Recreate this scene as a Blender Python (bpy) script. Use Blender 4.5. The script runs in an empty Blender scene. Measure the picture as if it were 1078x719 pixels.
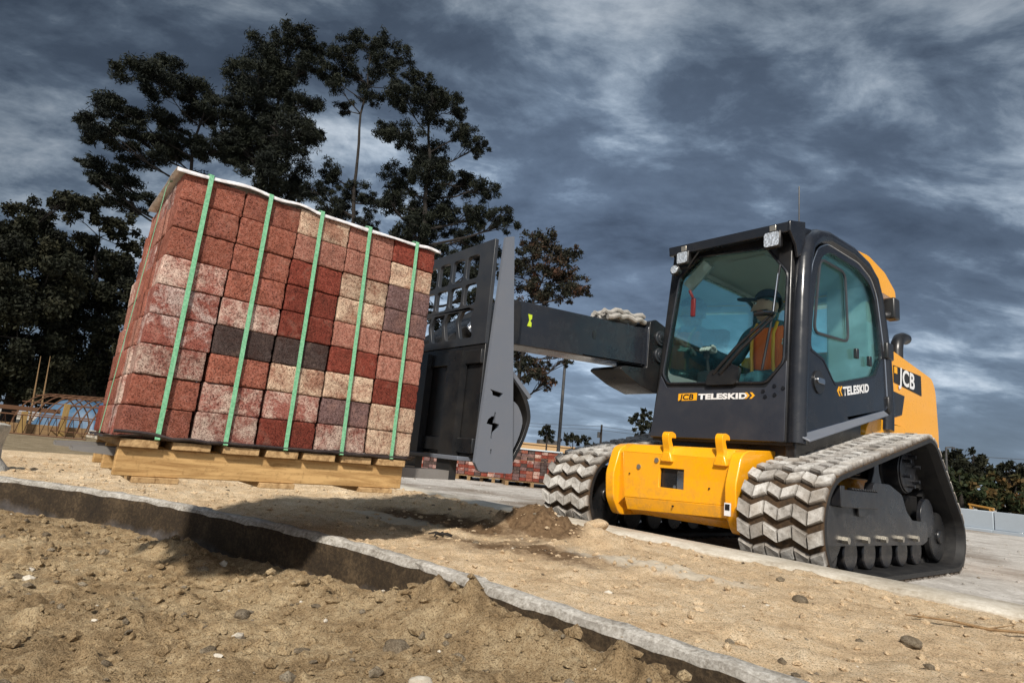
import bpy, bmesh, math, random
import numpy as np
from mathutils import Vector, Matrix, noise
from mathutils.geometry import tessellate_polygon
R = math.radians
S = bpy.context.scene
COL = S.collection
rnd = random.Random(7)

# ------------------------------------------------------------------ camera
CAM = np.array([2.3453, -3.0804, 0.4989]); AZ, PI_, RO = -0.8945928, 0.1901171, 0.0957092
FPX = 631.613
_f = np.array([math.sin(AZ)*math.cos(PI_), math.cos(AZ)*math.cos(PI_), math.sin(PI_)])
_r0 = np.array([math.cos(AZ), -math.sin(AZ), 0.0]); _u0 = np.cross(_r0, _f)
_r = _r0*math.cos(RO)+_u0*math.sin(RO); _u = -_r0*math.sin(RO)+_u0*math.cos(RO)
cd = bpy.data.cameras.new("camera"); cam = bpy.data.objects.new("camera", cd); COL.objects.link(cam)
cd.sensor_width = 36; cd.lens = FPX/1078*36; cd.clip_end = 3000; cd.clip_start = 0.05
cam.matrix_world = Matrix(((_r[0], _u[0], -_f[0], CAM[0]), (_r[1], _u[1], -_f[1], CAM[1]), (_r[2], _u[2], -_f[2], CAM[2]), (0, 0, 0, 1)))
S.camera = cam
def spot(px, dist):
    """ground point at a distance, in the direction of a bearing seen in the photo (px on the horizon line)"""
    py = 430+px*0.0955
    d = _f+_r*(px-539)/FPX+_u*(359.5-py)/FPX
    p = CAM+d*dist
    return Vector((p[0], p[1], 0))
def hz(px, py, dist):
    d = _f+_r*(px-539)/FPX+_u*(359.5-py)/FPX
    p = CAM+d*dist
    return Vector(p)

# ------------------------------------------------------------------ materials
class NT:
    def __init__(s, name):
        s.m = bpy.data.materials.new(name); s.m.use_nodes = True; s.t = s.m.node_tree; s.n = s.t.nodes; s.l = s.t.links
        s.b = s.n["Principled BSDF"]; s.out = s.n["Material Output"]
    def new(s, k, **kw):
        n = s.n.new(k)
        for a, v in kw.items():
            if a in n.inputs.keys() if isinstance(a, str) else False: n.inputs[a].default_value = v
            else: setattr(n, a, v)
        return n
    def link(s, a, b): s.l.new(a, b)
    def coord(s, kind="Object"):
        return s.n.new("ShaderNodeTexCoord").outputs[kind]
    def noise(s, vec, scale, detail=6, rough=.6, dist=0.0, w=None):
        n = s.n.new("ShaderNodeTexNoise"); n.inputs["Scale"].default_value = scale; n.inputs["Detail"].default_value = detail
        n.inputs["Roughness"].default_value = rough; n.inputs["Distortion"].default_value = dist
        if w is not None: n.noise_dimensions = '4D'; s.link(w, n.inputs["W"])
        if vec is not None: s.link(vec, n.inputs["Vector"])
        return n.outputs["Fac"]
    def ramp(s, fac, stops):
        n = s.n.new("ShaderNodeValToRGB"); e = n.color_ramp.elements
        while len(e) < len(stops): e.new(0.5)
        for i, (p, c) in enumerate(stops):
            e[i].position = p; e[i].color = (c[0], c[1], c[2], 1) if not isinstance(c, (int, float)) else (c, c, c, 1)
        s.link(fac, n.inputs["Fac"]); return n.outputs["Color"]
    def mix(s, fac, a, b, mode='MIX'):
        n = s.n.new("ShaderNodeMix"); n.data_type = 'RGBA'; n.blend_type = mode
        for inp, v in ((n.inputs[0], fac), (n.inputs[6], a), (n.inputs[7], b)):
            if isinstance(v, (int, float)): inp.default_value = v
            elif isinstance(v, tuple): inp.default_value = (*v[:3], 1)
            else: s.link(v, inp)
        return n.outputs[2]
    def math(s, op, a, b=0.0, clamp=False):
        n = s.n.new("ShaderNodeMath"); n.operation = op; n.use_clamp = clamp
        for inp, v in ((n.inputs[0], a), (n.inputs[1], b)):
            if isinstance(v, (int, float)): inp.default_value = v
            else: s.link(v, inp)
        return n.outputs[0]
    def bump(s, h, strength=.3, dist=.01):
        n = s.n.new("ShaderNodeBump"); n.inputs["Strength"].default_value = strength; n.inputs["Distance"].default_value = dist
        s.link(h, n.inputs["Height"]); s.link(n.outputs[0], s.b.inputs["Normal"])
    def setp(s, **kw):
        for k, v in kw.items():
            i = s.b.inputs[{'color': "Base Color", 'rough': "Roughness", 'metal': "Metallic", 'spec': "Specular IOR Level", 'coat': "Coat Weight", 'emit': "Emission Color", 'emits': "Emission Strength"}[k]]
            if isinstance(v, (int, float)): i.default_value = v
            elif isinstance(v, tuple): i.default_value = (*v[:3], 1)
            else: s.link(v, i)

M = {}
def paint(name, col, rough=.35, dust=.15, dustcol=(.32, .26, .19), metal=0.0, scale=6, coat=0.0, bump=.04, splash=0.0):
    t = NT(name); c = t.coord()
    n1 = t.noise(c, scale, 8, .65); n2 = t.noise(c, scale*9, 4, .7)
    f = t.ramp(n1, [(.42, 0.0), (.75, dust*1.6)])
    f2 = t.math('MULTIPLY', t.ramp(n2, [(.45, .0), (.7, 1.0)]), dust*.5)
    ff = t.math('ADD', f, f2, True)
    if splash:
        g = t.n.new("ShaderNodeNewGeometry"); sz = t.n.new("ShaderNodeSeparateXYZ"); t.link(g.outputs["Position"], sz.inputs[0])
        hz_ = t.n.new("ShaderNodeMapRange"); t.link(sz.outputs[2], hz_.inputs[0]); hz_.inputs[1].default_value = .75; hz_.inputs[2].default_value = .18
        n5 = t.noise(g.outputs["Position"], 22, 7, .75)
        ff = t.math('ADD', ff, t.math('MULTIPLY', t.math('MULTIPLY', hz_.outputs[0], t.ramp(n5, [(.47, 0.0), (.62, 1.0)])), splash), True)
    t.setp(color=t.mix(ff, col, dustcol), metal=metal, coat=coat)
    rr = t.n.new("ShaderNodeMapRange"); t.link(n1, rr.inputs[0]); rr.inputs[1].default_value = .3; rr.inputs[2].default_value = .7
    rr.inputs[3].default_value = max(rough-.08, .03); rr.inputs[4].default_value = rough+.15
    t.link(rr.outputs[0], t.b.inputs["Roughness"])
    t.bump(n2, bump, .004)
    M[name] = t.m; return t.m
paint('yellow', (.92, .405, .006), .28, .05, (.34, .19, .07), coat=.5, splash=.38)
paint('black', (.010, .011, .013), .28, .03)
paint('cab_black', (.012, .014, .019), .18, .015)
paint('cab_panel', (.026, .030, .041), .34, .02)
paint('grey_steel', (.135, .15, .18), .36, .04)
paint('dark_steel', (.026, .030, .037), .36, .03)
paint('boom', (.015, .018, .025), .2, .02)
paint('fork_steel', (.20, .19, .18), .45, .2, (.1, .09, .08), scale=12)
paint('frame_grey', (.0085, .010, .014), .28, .02, splash=.07)
paint('chrome', (.55, .56, .58), .15, .02, metal=1.0)
paint('bolt', (.45, .42, .36), .35, .2, metal=.8)
paint('white_paint', (.75, .75, .75), .4, .05)
paint('decal_yellow', (.85, .40, .01), .4, .03)
paint('decal_black', (.01, .01, .012), .4, .03)
paint('rubber', (.010, .010, .011), .55, .10, (.10, .09, .075), scale=14)
paint('orange', (.95, .16, .015), .7, .03)
paint('lime', (.5, .65, .03), .7, .03)
paint('skin', (.50, .28, .19), .6, .0)
paint('red_lip', (.33, .12, .09), .6, 0)
paint('navy', (.015, .025, .06), .8, .0)
paint('teal_cloth', (.03, .11, .14), .85, .05)
paint('glove', (.6, .6, .55), .9, .15)
paint('liner', (.42, .42, .40), .9, .05)
paint('seat_black', (.02, .02, .022), .7, .05)
paint('red', (.42, .02, .02), .4, .05)
paint('conc_wall', (.36, .41, .46), .9, .2, (.25, .27, .29), scale=1.2)
paint('tan_wall', (.42, .27, .13), .9, .2, scale=.5)
paint('dull_yellow', (.36, .17, .02), .6, .2)
paint('blue_tarp', (.02, .085, .17), .5, .15, scale=3)
paint('rust', (.11, .05, .022), .85, .3, (.1, .05, .025), scale=20)
paint('pole', (.03, .032, .035), .5, .1)
paint('plastic_sheet', (.025, .018, .020), .25, .1)
paint('wrap_grey', (.36, .34, .31), .8, .3, (.12, .1, .08), scale=40)
paint('pale_roof', (.45, .52, .56), .6, .1, scale=2)

def glass_mat(name, tint, gloss=.9, base=.06, haze=.1):
    t = NT(name); t.n.remove(t.b)
    tr = t.n.new("ShaderNodeBsdfTransparent"); tr.inputs[0].default_value = (*tint, 1)
    gl = t.n.new("ShaderNodeBsdfGlossy"); gl.inputs["Roughness"].default_value = .015; gl.inputs[0].default_value = (.75, 1, 1, 1)
    fr = t.n.new("ShaderNodeFresnel"); fr.inputs[0].default_value = 1.5
    a = t.math('ADD', t.math('MULTIPLY', fr.outputs[0], gloss), base-.03, True)
    df = t.n.new("ShaderNodeBsdfDiffuse"); df.inputs[0].default_value = (.22, .62, .64, 1); tl = t.n.new("ShaderNodeBsdfTranslucent"); tl.inputs[0].default_value = (.30, .75, .77, 1)
    dm = t.n.new("ShaderNodeMixShader"); dm.inputs[0].default_value = .6; t.link(df.outputs[0], dm.inputs[1]); t.link(tl.outputs[0], dm.inputs[2])
    md = t.n.new("ShaderNodeMixShader"); md.inputs[0].default_value = haze; t.link(tr.outputs[0], md.inputs[1]); t.link(dm.outputs[0], md.inputs[2])   # thin film of diffuse teal painted in to brighten the pane
    m = t.n.new("ShaderNodeMixShader"); t.link(a, m.inputs[0]); t.link(md.outputs[0], m.inputs[1]); t.link(gl.outputs[0], m.inputs[2])
    t.link(m.outputs[0], t.out.inputs[0]); M[name] = t.m
glass_mat('glass', (.93, 1.0, .99), .55, .032, .004); glass_mat('side_glass', (.84, 1.0, .995), .5, .034, .008)
t = NT('lens'); t.setp(color=(.75, .8, .85), rough=.08, metal=.6)
v = t.n.new("ShaderNodeTexVoronoi"); v.inputs["Scale"].default_value = 60; t.link(t.coord(), v.inputs["Vector"]); t.bump(v.outputs[0], .5, .01); M['lens'] = t.m

# tread: dusty pale lugs, brown dirt in between (mesh attribute 'tip' = 1 on lug tops)
t = NT('tread'); c = t.coord(); a = t.n.new("ShaderNodeAttribute"); a.attribute_name = 'tip'
n1 = t.noise(c, 25, 8, .7); n2 = t.noise(c, 90, 4, .7); n3 = t.noise(c, 5, 4, .6)
lug = t.ramp(n1, [(.25, (.16, .145, .12)), (.42, (.46, .44, .41)), (.65, (.70, .69, .66))])
lug = t.mix(t.ramp(n3, [(.48, 0.0), (.70, .55)]), lug, (.25, .20, .145))
lug = t.mix(t.ramp(n2, [(.58, 0.0), (.72, .6)]), lug, (.10, .085, .065))
low = t.ramp(n1, [(.3, (.02, .017, .014)), (.65, (.09, .055, .03))])
t.setp(color=t.mix(a.outputs["Fac"], low, lug), rough=.9, spec=.2); t.bump(t.math('ADD', n2, n1), .5, .006); M['tread'] = t.m

# ground materials
def soil(name, cols, soil_shade=None, scale=1.0, bs=.9, position=True):
    t = NT(name); g = t.n.new("ShaderNodeNewGeometry"); p = g.outputs["Position"]
    n0 = t.noise(p, .6*scale, 4, .6); n1 = t.noise(p, 5*scale, 8, .7); n2 = t.noise(p, 45*scale, 8, .75); n3 = t.noise(p, 240*scale, 4, .7)
    s = t.math('ADD', t.math('MULTIPLY', n1, .55), t.math('MULTIPLY', n2, .45))
    col = t.ramp(s, [(.33, cols[0]), (.48, cols[1]), (.62, cols[2])])
    col = t.mix(t.ramp(n0, [(.42, .0), (.72, .45)]), col, cols[0])
    col = t.mix(t.ramp(n3, [(.38, .75), (.5, 0.0)]), col, tuple(x*.35 for x in cols[0]))
    col = t.mix(t.ramp(n3, [(.64, .0), (.72, .7)]), col, tuple(min(x*1.6, .7) for x in cols[2]))
    if soil_shade:
        a = t.n.new("ShaderNodeAttribute"); a.attribute_name = 'soil_shade'
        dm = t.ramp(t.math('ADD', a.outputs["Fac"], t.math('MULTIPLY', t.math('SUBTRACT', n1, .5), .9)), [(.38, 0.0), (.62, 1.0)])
        dc = t.ramp(n2, [(.3, soil_shade[0]), (.6, soil_shade[1])])
        col = t.mix(dm, col, dc)  # dark heap soil, and shade painted into the ground colour
        wa = t.n.new("ShaderNodeAttribute"); wa.attribute_name = 'wash'
        wm = t.ramp(t.math('ADD', wa.outputs["Fac"], t.math('MULTIPLY', t.math('SUBTRACT', n1, .5), .8)), [(.4, 0.0), (.65, .8)])
        col = t.mix(wm, col, (.62, .55, .44))
    t.setp(color=col, rough=.95, spec=.15)
    t.bump(t.math('ADD', t.math('ADD', n2, t.math('MULTIPLY', n3, .5)), n1), bs, .012); M[name] = t.m; return t.m
soil('sand', [(.40, .27, .155), (.70, .525, .33), (.83, .68, .48)], soil_shade=[(.055, .030, .015), (.21, .135, .075)])
soil('dirt', [(.13, .082, .040), (.38, .27, .150), (.62, .485, .30)], soil_shade=[(.05, .03, .018), (.1, .07, .05)], bs=1.0)
soil('gravel', [(.26, .235, .20), (.46, .43, .39), (.64, .61, .57)])
soil('pebble', [(.10, .075, .05), (.24, .19, .13), (.42, .36, .27)], scale=1.3)
# ground: dirt at the left, gravel behind the machine
t = NT('ground_mix'); g = t.n.new("ShaderNodeNewGeometry"); p = g.outputs["Position"]
n0 = t.noise(p, .35, 5, .6); n1 = t.noise(p, 4, 8, .7); n2 = t.noise(p, 30, 6, .75)
sx = t.n.new("ShaderNodeSeparateXYZ"); t.link(p, sx.inputs[0])
br = t.ramp(t.math('ADD', t.math('MULTIPLY', n1, .5), t.math('MULTIPLY', n2, .5)), [(.35, (.11, .085, .05)), (.5, (.22, .175, .11)), (.64, (.36, .30, .21))])
gr = t.ramp(t.math('ADD', t.math('MULTIPLY', n1, .5), t.math('MULTIPLY', n2, .5)), [(.35, (.27, .245, .22)), (.5, (.48, .45, .41)), (.64, (.68, .65, .61))])
gr = t.mix(t.ramp(n0, [(.5, 0.0), (.62, .75)]), gr, (.13, .09, .055))
k = t.math('SUBTRACT', sx.outputs[1], t.math('MULTIPLY', sx.outputs[0], .04))
k = t.math('ADD', k, t.math('MULTIPLY', n0, 1.6))
mr = t.n.new("ShaderNodeMapRange"); t.link(k, mr.inputs[0]); mr.inputs[1].default_value = .7; mr.inputs[2].default_value = 1.5
t.setp(color=t.mix(mr.outputs[0], br, gr), rough=.95, spec=.15); t.bump(t.math('ADD', n1, n2), .7, .02); M['ground'] = t.m

# concrete kerb: pale top, stained face with its shade painted in as dark brown
t = NT('kerb'); g = t.n.new("ShaderNodeNewGeometry"); p = g.outputs["Position"]
sn = t.n.new("ShaderNodeSeparateXYZ"); t.link(g.outputs["True Normal"], sn.inputs[0])
n1 = t.noise(p, 7, 8, .7); n2 = t.noise(p, 70, 6, .75); n3 = t.noise(p, 2.2, 4, .6, .6)
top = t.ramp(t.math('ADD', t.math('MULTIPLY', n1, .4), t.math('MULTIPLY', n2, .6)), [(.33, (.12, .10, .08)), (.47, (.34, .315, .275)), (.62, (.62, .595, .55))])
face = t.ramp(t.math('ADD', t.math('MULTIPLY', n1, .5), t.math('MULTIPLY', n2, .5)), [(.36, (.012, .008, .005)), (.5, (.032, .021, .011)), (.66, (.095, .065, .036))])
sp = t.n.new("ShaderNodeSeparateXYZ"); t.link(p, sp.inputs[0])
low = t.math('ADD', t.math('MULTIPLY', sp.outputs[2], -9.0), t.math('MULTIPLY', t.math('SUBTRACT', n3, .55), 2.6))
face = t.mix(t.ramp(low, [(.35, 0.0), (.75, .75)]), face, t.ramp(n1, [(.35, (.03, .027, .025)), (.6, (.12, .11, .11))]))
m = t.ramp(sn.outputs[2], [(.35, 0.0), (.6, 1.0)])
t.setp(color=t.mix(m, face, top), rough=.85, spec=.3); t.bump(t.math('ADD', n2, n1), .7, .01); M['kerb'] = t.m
t = NT('ribbon'); g = t.n.new("ShaderNodeNewGeometry"); p = g.outputs["Position"]
n1 = t.noise(p, 4, 8, .7); n2 = t.noise(p, 60, 6, .75)
t.setp(color=t.ramp(t.math('ADD', t.math('MULTIPLY', n1, .6), t.math('MULTIPLY', n2, .4)), [(.33, (.25, .20, .14)), (.48, (.46, .41, .33)), (.63, (.66, .62, .54))]), rough=.9)
t.bump(n2, .5, .006); M['ribbon'] = t.m
t = NT('kerb_pale'); n1 = t.noise(t.coord(), 9, 8, .7); n2 = t.noise(t.coord(), 70, 6, .75)
t.setp(color=t.ramp(t.math('ADD', t.math('MULTIPLY', n1, .5), t.math('MULTIPLY', n2, .5)), [(.33, (.22, .2, .17)), (.48, (.45, .43, .38)), (.63, (.62, .6, .56))]), rough=.9); t.bump(n2, .7, .01); M['kerb_pale'] = t.m

# pavers
def brick_mat(name, a, b, c, mott=None, m_lo=.45, m_hi=.6):
    t = NT(name); oi = t.n.new("ShaderNodeObjectInfo"); w = t.math('MULTIPLY', oi.outputs["Random"], 60.0); co = t.coord()
    n1 = t.noise(co, 9, 8, .7, .4, w); n2 = t.noise(co, 110, 5, .75, 0, w); n3 = t.noise(co, 240, 2, .6, 0, w)
    col = t.ramp(n2, [(.3, a), (.48, b), (.68, c)])
    if mott:
        nm = t.math('ADD', t.math('MULTIPLY', n1, .75), t.math('MULTIPLY', n2, .25))
        col = t.mix(t.ramp(nm, [(m_lo, 0.0), (m_hi, 1.0)]), col, t.ramp(n2, [(.3, tuple(x*.55 for x in mott)), (.55, mott)]))
    col = t.mix(t.ramp(n3, [(.38, .85), (.48, 0.0)]), col, tuple(x*.25 for x in a))
    n4 = t.noise(co, 14, 6, .75, .8, t.math('ADD', w, 7.3)); col = t.mix(t.ramp(n4, [(.32, .55), (.5, 0.0)]), col, (.05, .018, .012)); col = t.mix(t.ramp(n4, [(.55, .0), (.75, .35)]), col, (.46, .30, .23))
    hv = t.n.new("ShaderNodeHueSaturation"); t.link(col, hv.inputs["Color"])
    t.link(t.math('ADD', t.math('MULTIPLY', oi.outputs["Random"], .35), .82), hv.inputs["Value"])
    t.setp(color=hv.outputs[0], rough=.92, spec=.2); t.bump(t.math('ADD', n2, t.math('MULTIPLY', n3, .7)), .5, .005); M[name] = t.m
brick_mat('b_red', (.125, .036, .023), (.265, .085, .054), (.37, .155, .11), (.36, .14, .11), .5, .72)
brick_mat('b_dark', (.09, .018, .011), (.19, .040, .026), (.28, .075, .05))
brick_mat('b_pink', (.19, .068, .048), (.37, .155, .112), (.50, .27, .205))
brick_mat('b_pale', (.16, .045, .033), (.29, .105, .08), (.38, .17, .14), (.60, .45, .37), .44, .56)
brick_mat('b_tan', (.17, .07, .045), (.32, .165, .11), (.42, .25, .18), (.62, .46, .33), .42, .55)
brick_mat('b_mott', (.12, .035, .028), (.24, .075, .055), (.33, .13, .10), (.48, .36, .32), .47, .57)
brick_mat('b_char', (.028, .018, .016), (.06, .040, .036), (.10, .07, .062), (.11, .085, .08), .5, .65)
brick_mat('b_grey', (.07, .038, .034), (.145, .085, .08), (.23, .155, .15), (.25, .14, .12), .5, .6)
# timber
def wood(name, a, b, ax=1):
    t = NT(name); oi = t.n.new("ShaderNodeObjectInfo"); w = t.math('MULTIPLY', oi.outputs["Random"], 40.0)
    mp = t.n.new("ShaderNodeMapping"); t.link(t.coord(), mp.inputs[0]); sc = [14, 14, 14]; sc[ax] = 1.2; mp.inputs["Scale"].default_value = sc
    n1 = t.noise(mp.outputs[0], 3, 8, .7, .8, w); n2 = t.noise(t.coord(), 70, 4, .7, 0, w)
    col = t.ramp(n1, [(.32, a), (.6, b)]); col = t.mix(t.ramp(n2, [(.55, 0.0), (.75, .5)]), col, tuple(x*.45 for x in a))
    t.setp(color=col, rough=.85, spec=.2); t.bump(t.math('ADD', n1, n2), .35, .004); M[name] = t.m
wood('wood_y', (.24, .125, .042), (.58, .37, .16)); wood('wood_x', (.21, .115, .048), (.54, .36, .18), 0); wood('wood_stake', (.16, .10, .035), (.32, .21, .08), 2); wood('wood_old', (.12, .07, .035), (.28, .18, .09))
t = NT('strap'); n = t.noise(t.coord(), 120, 3, .6); t.setp(color=t.ramp(n, [(.35, (.13, .38, .20)), (.65, (.25, .55, .33))]), rough=.38); M['strap'] = t.m
t = NT('wrap'); n = t.noise(t.coord(), 30, 5, .6); t.setp(color=t.ramp(n, [(.35, (.55, .52, .52)), (.6, (.82, .80, .80))]), rough=.35); t.bump(n, .4, .01); M['wrap'] = t.m
# foliage
def leaf_mat(name, cols, scale=.8):
    t = NT(name); g = t.n.new("ShaderNodeNewGeometry"); n = t.noise(g.outputs["Position"], scale, 5, .7)
    r = t.n.new("ShaderNodeAttribute"); r.attribute_name = 'leafrand'
    f = t.math('ADD', t.math('MULTIPLY', n, .65), t.math('MULTIPLY', r.outputs["Fac"], .35))
    t.setp(color=t.ramp(f, [(.3, cols[0]), (.5, cols[1]), (.68, cols[2])]), rough=.75, spec=.2); M[name] = t.m
leaf_mat('pine', [(.004, .006, .005), (.010, .013, .008), (.022, .025, .014)])
leaf_mat('pine_brown', [(.005, .006, .005), (.012, .014, .009), (.045, .024, .013)])
leaf_mat('oak', [(.005, .006, .004), (.012, .014, .007), (.028, .027, .013)])
leaf_mat('autumn', [(.010, .012, .007), (.022, .022, .013), (.075, .036, .022)])
leaf_mat('mixed', [(.008, .011, .005), (.022, .032, .011), (.09, .05, .016)], .35)
t = NT('bark'); n = t.noise(t.coord(), 9, 8, .7); t.setp(color=t.ramp(n, [(.35, (.008, .007, .006)), (.65, (.03, .023, .018))]), rough=.95); t.bump(n, .8, .03); M['bark'] = t.m

# ------------------------------------------------------------------ mesh helpers
class MB:
    def __init__(s): s.v = []; s.f = []; s.mi = []
    def add(s, vs, fs, mi=0):
        o = len(s.v); s.v += [tuple(x) for x in vs]; s.f += [tuple(i+o for i in f) for f in fs]; s.mi += [mi]*len(fs); return s
    def box(s, lo, hi, mi=0, mat=None):
        x0, y0, z0 = lo; x1, y1, z1 = hi
        vs = [(x0, y0, z0), (x1, y0, z0), (x1, y1, z0), (x0, y1, z0), (x0, y0, z1), (x1, y0, z1), (x1, y1, z1), (x0, y1, z1)]
        if mat is not None: vs = [mat @ Vector(v) for v in vs]
        return s.add(vs, [(0, 3, 2, 1), (4, 5, 6, 7), (0, 1, 5, 4), (1, 2, 6, 5), (2, 3, 7, 6), (3, 0, 4, 7)], mi)
    def hexa(s, a, b, mi=0):
        """two quads a,b (4 points each) joined"""
        return s.add(list(a)+list(b), [(3, 2, 1, 0), (4, 5, 6, 7), (0, 1, 5, 4), (1, 2, 6, 5), (2, 3, 7, 6), (3, 0, 4, 7)], mi)
    def plate(s, outer, holes, fn, w0, w1, mi=0):
        """2-D polygon with holes, extruded w0..w1; fn(u,v,w)->3-D"""
        loops = [outer]+list(holes)
        tri = tessellate_polygon([[Vector((p[0], p[1], 0)) for p in l] for l in loops])
        flat = [p for l in loops for p in l]; n = len(flat)
        vs = [fn(p[0], p[1], w0) for p in flat]+[fn(p[0], p[1], w1) for p in flat]
        fs = [tuple(x) for x in tri]+[tuple(x+n for x in reversed(tuple(x_))) for x_ in tri] if False else []
        for x in tri: fs.append((x[0], x[1], x[2])); fs.append((x[2]+n, x[1]+n, x[0]+n))
        o = 0
        for l in loops:
            k = len(l)
            for i in range(k):
                j = (i+1) % k; fs.append((o+i, o+j, o+j+n, o+i+n))
            o += k
        return s.add(vs, fs, mi)
    def tube(s, path, r, seg=8, mi=0, cap=True):
        path = [Vector(p) for p in path]; n = len(path); rs = r if isinstance(r, (list, tuple)) else [r]*n
        vs = []; up = None
        for i, p in enumerate(path):
            d = (path[min(i+1, n-1)]-path[max(i-1, 0)]).normalized()
            if up is None:
                up = Vector((0, 0, 1)) if abs(d.z) < .9 else Vector((1, 0, 0))
            a = d.cross(up).normalized(); b = a.cross(d).normalized(); up = b
            for k in range(seg):
                t = 2*math.pi*k/seg; vs.append(p+(a*math.cos(t)+b*math.sin(t))*rs[i])
        fs = []
        for i in range(n-1):
            for k in range(seg):
                k2 = (k+1) % seg; fs.append((i*seg+k, i*seg+k2, (i+1)*seg+k2, (i+1)*seg+k))
        if cap:
            fs.append(tuple(range(seg-1, -1, -1))); fs.append(tuple((n-1)*seg+k for k in range(seg)))
        return s.add(vs, fs, mi)
    def build(s, name, mats, parent=None, smooth=False, bevel=0.0, bseg=2, angle=35):
        me = bpy.data.meshes.new(name); me.from_pydata(s.v, [], s.f)
        bm = bmesh.new(); bm.from_mesh(me); bmesh.ops.recalc_face_normals(bm, faces=bm.faces); bm.to_mesh(me); bm.free()
        for m in (mats if isinstance(mats, (list, tuple)) else [mats]): me.materials.append(M[m])
        if len(s.mi) == len(me.polygons): me.polygons.foreach_set('material_index', s.mi)
        o = bpy.data.objects.new(name, me); COL.objects.link(o)
        if smooth:
            me.polygons.foreach_set('use_smooth', [True]*len(me.polygons)); me.set_sharp_from_angle(angle=R(angle))
        if bevel:
            b = o.modifiers.new('bevel', 'BEVEL'); b.width = bevel; b.segments = bseg; b.limit_method = 'ANGLE'; b.angle_limit = R(30); b.harden_normals = False
            if not smooth:
                me.polygons.foreach_set('use_smooth', [True]*len(me.polygons)); me.set_sharp_from_angle(angle=R(50))
        if parent: put(o, parent)
        return o
def wloc(o):
    m = o.matrix_basis.copy()
    return o.parent and (wloc(o.parent) @ o.matrix_parent_inverse @ m) or m
def put(o, parent):
    o.parent = parent; o.matrix_parent_inverse = wloc(parent).inverted()
def tag(o, label=None, cat=None, group=None, kind=None):
    for k, v in (('label', label), ('category', cat), ('group', group), ('kind', kind)):
        if v: o[k] = v
    return o
def thing(name, loc, label, cat, group=None):
    o = bpy.data.objects.new(name, None); COL.objects.link(o); o.location = loc; o.empty_display_size = .2
    return tag(o, label, cat, group)
def ident(u, v, w): return (u, v, w)
XP = lambda u, v, w: (w, u, v)      # plate in the y,z plane, extruded along x
YP = lambda u, v, w: (u, w, v)      # plate in the x,z plane, extruded along y
ZP = lambda u, v, w: (u, v, w)
def disc(c, r, n=24): return [(c[0]+r*math.cos(2*math.pi*i/n), c[1]+r*math.sin(2*math.pi*i/n)) for i in range(n)]
def rrect(x0, y0, x1, y1, r, n=4):
    out = []
    for cx, cy, a in ((x1-r, y1-r, 0), (x0+r, y1-r, 90), (x0+r, y0+r, 180), (x1-r, y0+r, 270)):
        for i in range(n+1): t = R(a+90*i/n); out.append((cx+r*math.cos(t), cy+r*math.sin(t)))
    return out
def roundpoly(pts, r, n=4):
    out = []; k = len(pts); rr = r if isinstance(r, (list, tuple)) else [r]*k
    for i in range(k):
        p = Vector(pts[i]); a = (Vector(pts[i-1])-p); b = (Vector(pts[(i+1) % k])-p)
        q = min(rr[i], a.length*.45, b.length*.45); A = p+a.normalized()*q; B = p+b.normalized()*q
        for j in range(n+1):
            t = j/n; out.append(tuple((1-t)**2*A+2*t*(1-t)*p+t*t*B))
    return out
def text_mesh(name, s, size, mat, parent, fn, sx=1.0, shear=0.0, bold=.0, off=.0015, spacing=1.0):
    cu = bpy.data.curves.new('t', 'FONT'); cu.body = s; cu.size = size; cu.offset = bold; cu.shear = shear; cu.space_character = spacing; cu.resolution_u = 4
    ob = bpy.data.objects.new('t', cu); COL.objects.link(ob); dg = bpy.context.evaluated_depsgraph_get()
    me = bpy.data.meshes.new_from_object(ob.evaluated_get(dg)); bpy.data.objects.remove(ob); bpy.data.curves.remove(cu)
    for v in me.vertices: v.co = Vector(fn(v.co.x*sx, v.co.y, off))
    me.name = name; me.materials.clear(); me.materials.append(M[mat]); o = bpy.data.objects.new(name, me); COL.objects.link(o); put(o, parent); return o

# ------------------------------------------------------------------ setting: ground, strip, kerbs
KC = [(60, -1.60), (8, -1.66), (3.4, -1.72), (2.6, -1.73), (1.75, -1.73), (1.2, -1.765), (.85, -1.80), (.25, -1.85), (-.40, -2.0), (-.93, -2.19), (-1.55, -2.45), (-2.12, -2.80), (-2.42, -3.06), (-3.0, -3.55), (-5, -5.3), (-12, -11), (-60, -50)]
def dense(pts, step=.04, lim=6):
    out = []
    P = [Vector(p) for p in pts]
    for i in range(len(P)-1):
        p0 = P[max(i-1, 0)]; p1 = P[i]; p2 = P[i+1]; p3 = P[min(i+2, len(P)-1)]
        L = (p2-p1).length; n = max(1, int(L/(step if max(abs(p1.x), abs(p2.x)) < lim else 2.0)))
        for j in range(n):
            t = j/n
            if L > 3: q = p1.lerp(p2, t)
            else: q = .5*((2*p1)+(p2-p0)*t+(2*p0-5*p1+4*p2-p3)*t*t+(-p0+3*p1-3*p2+p3)*t**3) if (p3-p2).length < 3 and (p1-p0).length < 3 else p1.lerp(p2, t)
            out.append(q)
    out.append(P[-1]); return out
K = dense(KC)
KX = np.array([[p.x, p.y] for p in K])[::-1]     # increasing x
def kerb_y(x): return np.interp(x, KX[:, 0], KX[:, 1])
mb = MB()
W2 = .036
prof = [(-W2, -.35), (-W2, .075), (-W2+.012, .094), (-W2+.03, .1), (W2-.02, .101), (W2, .092), (W2, -.2)]
rows = []
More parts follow.
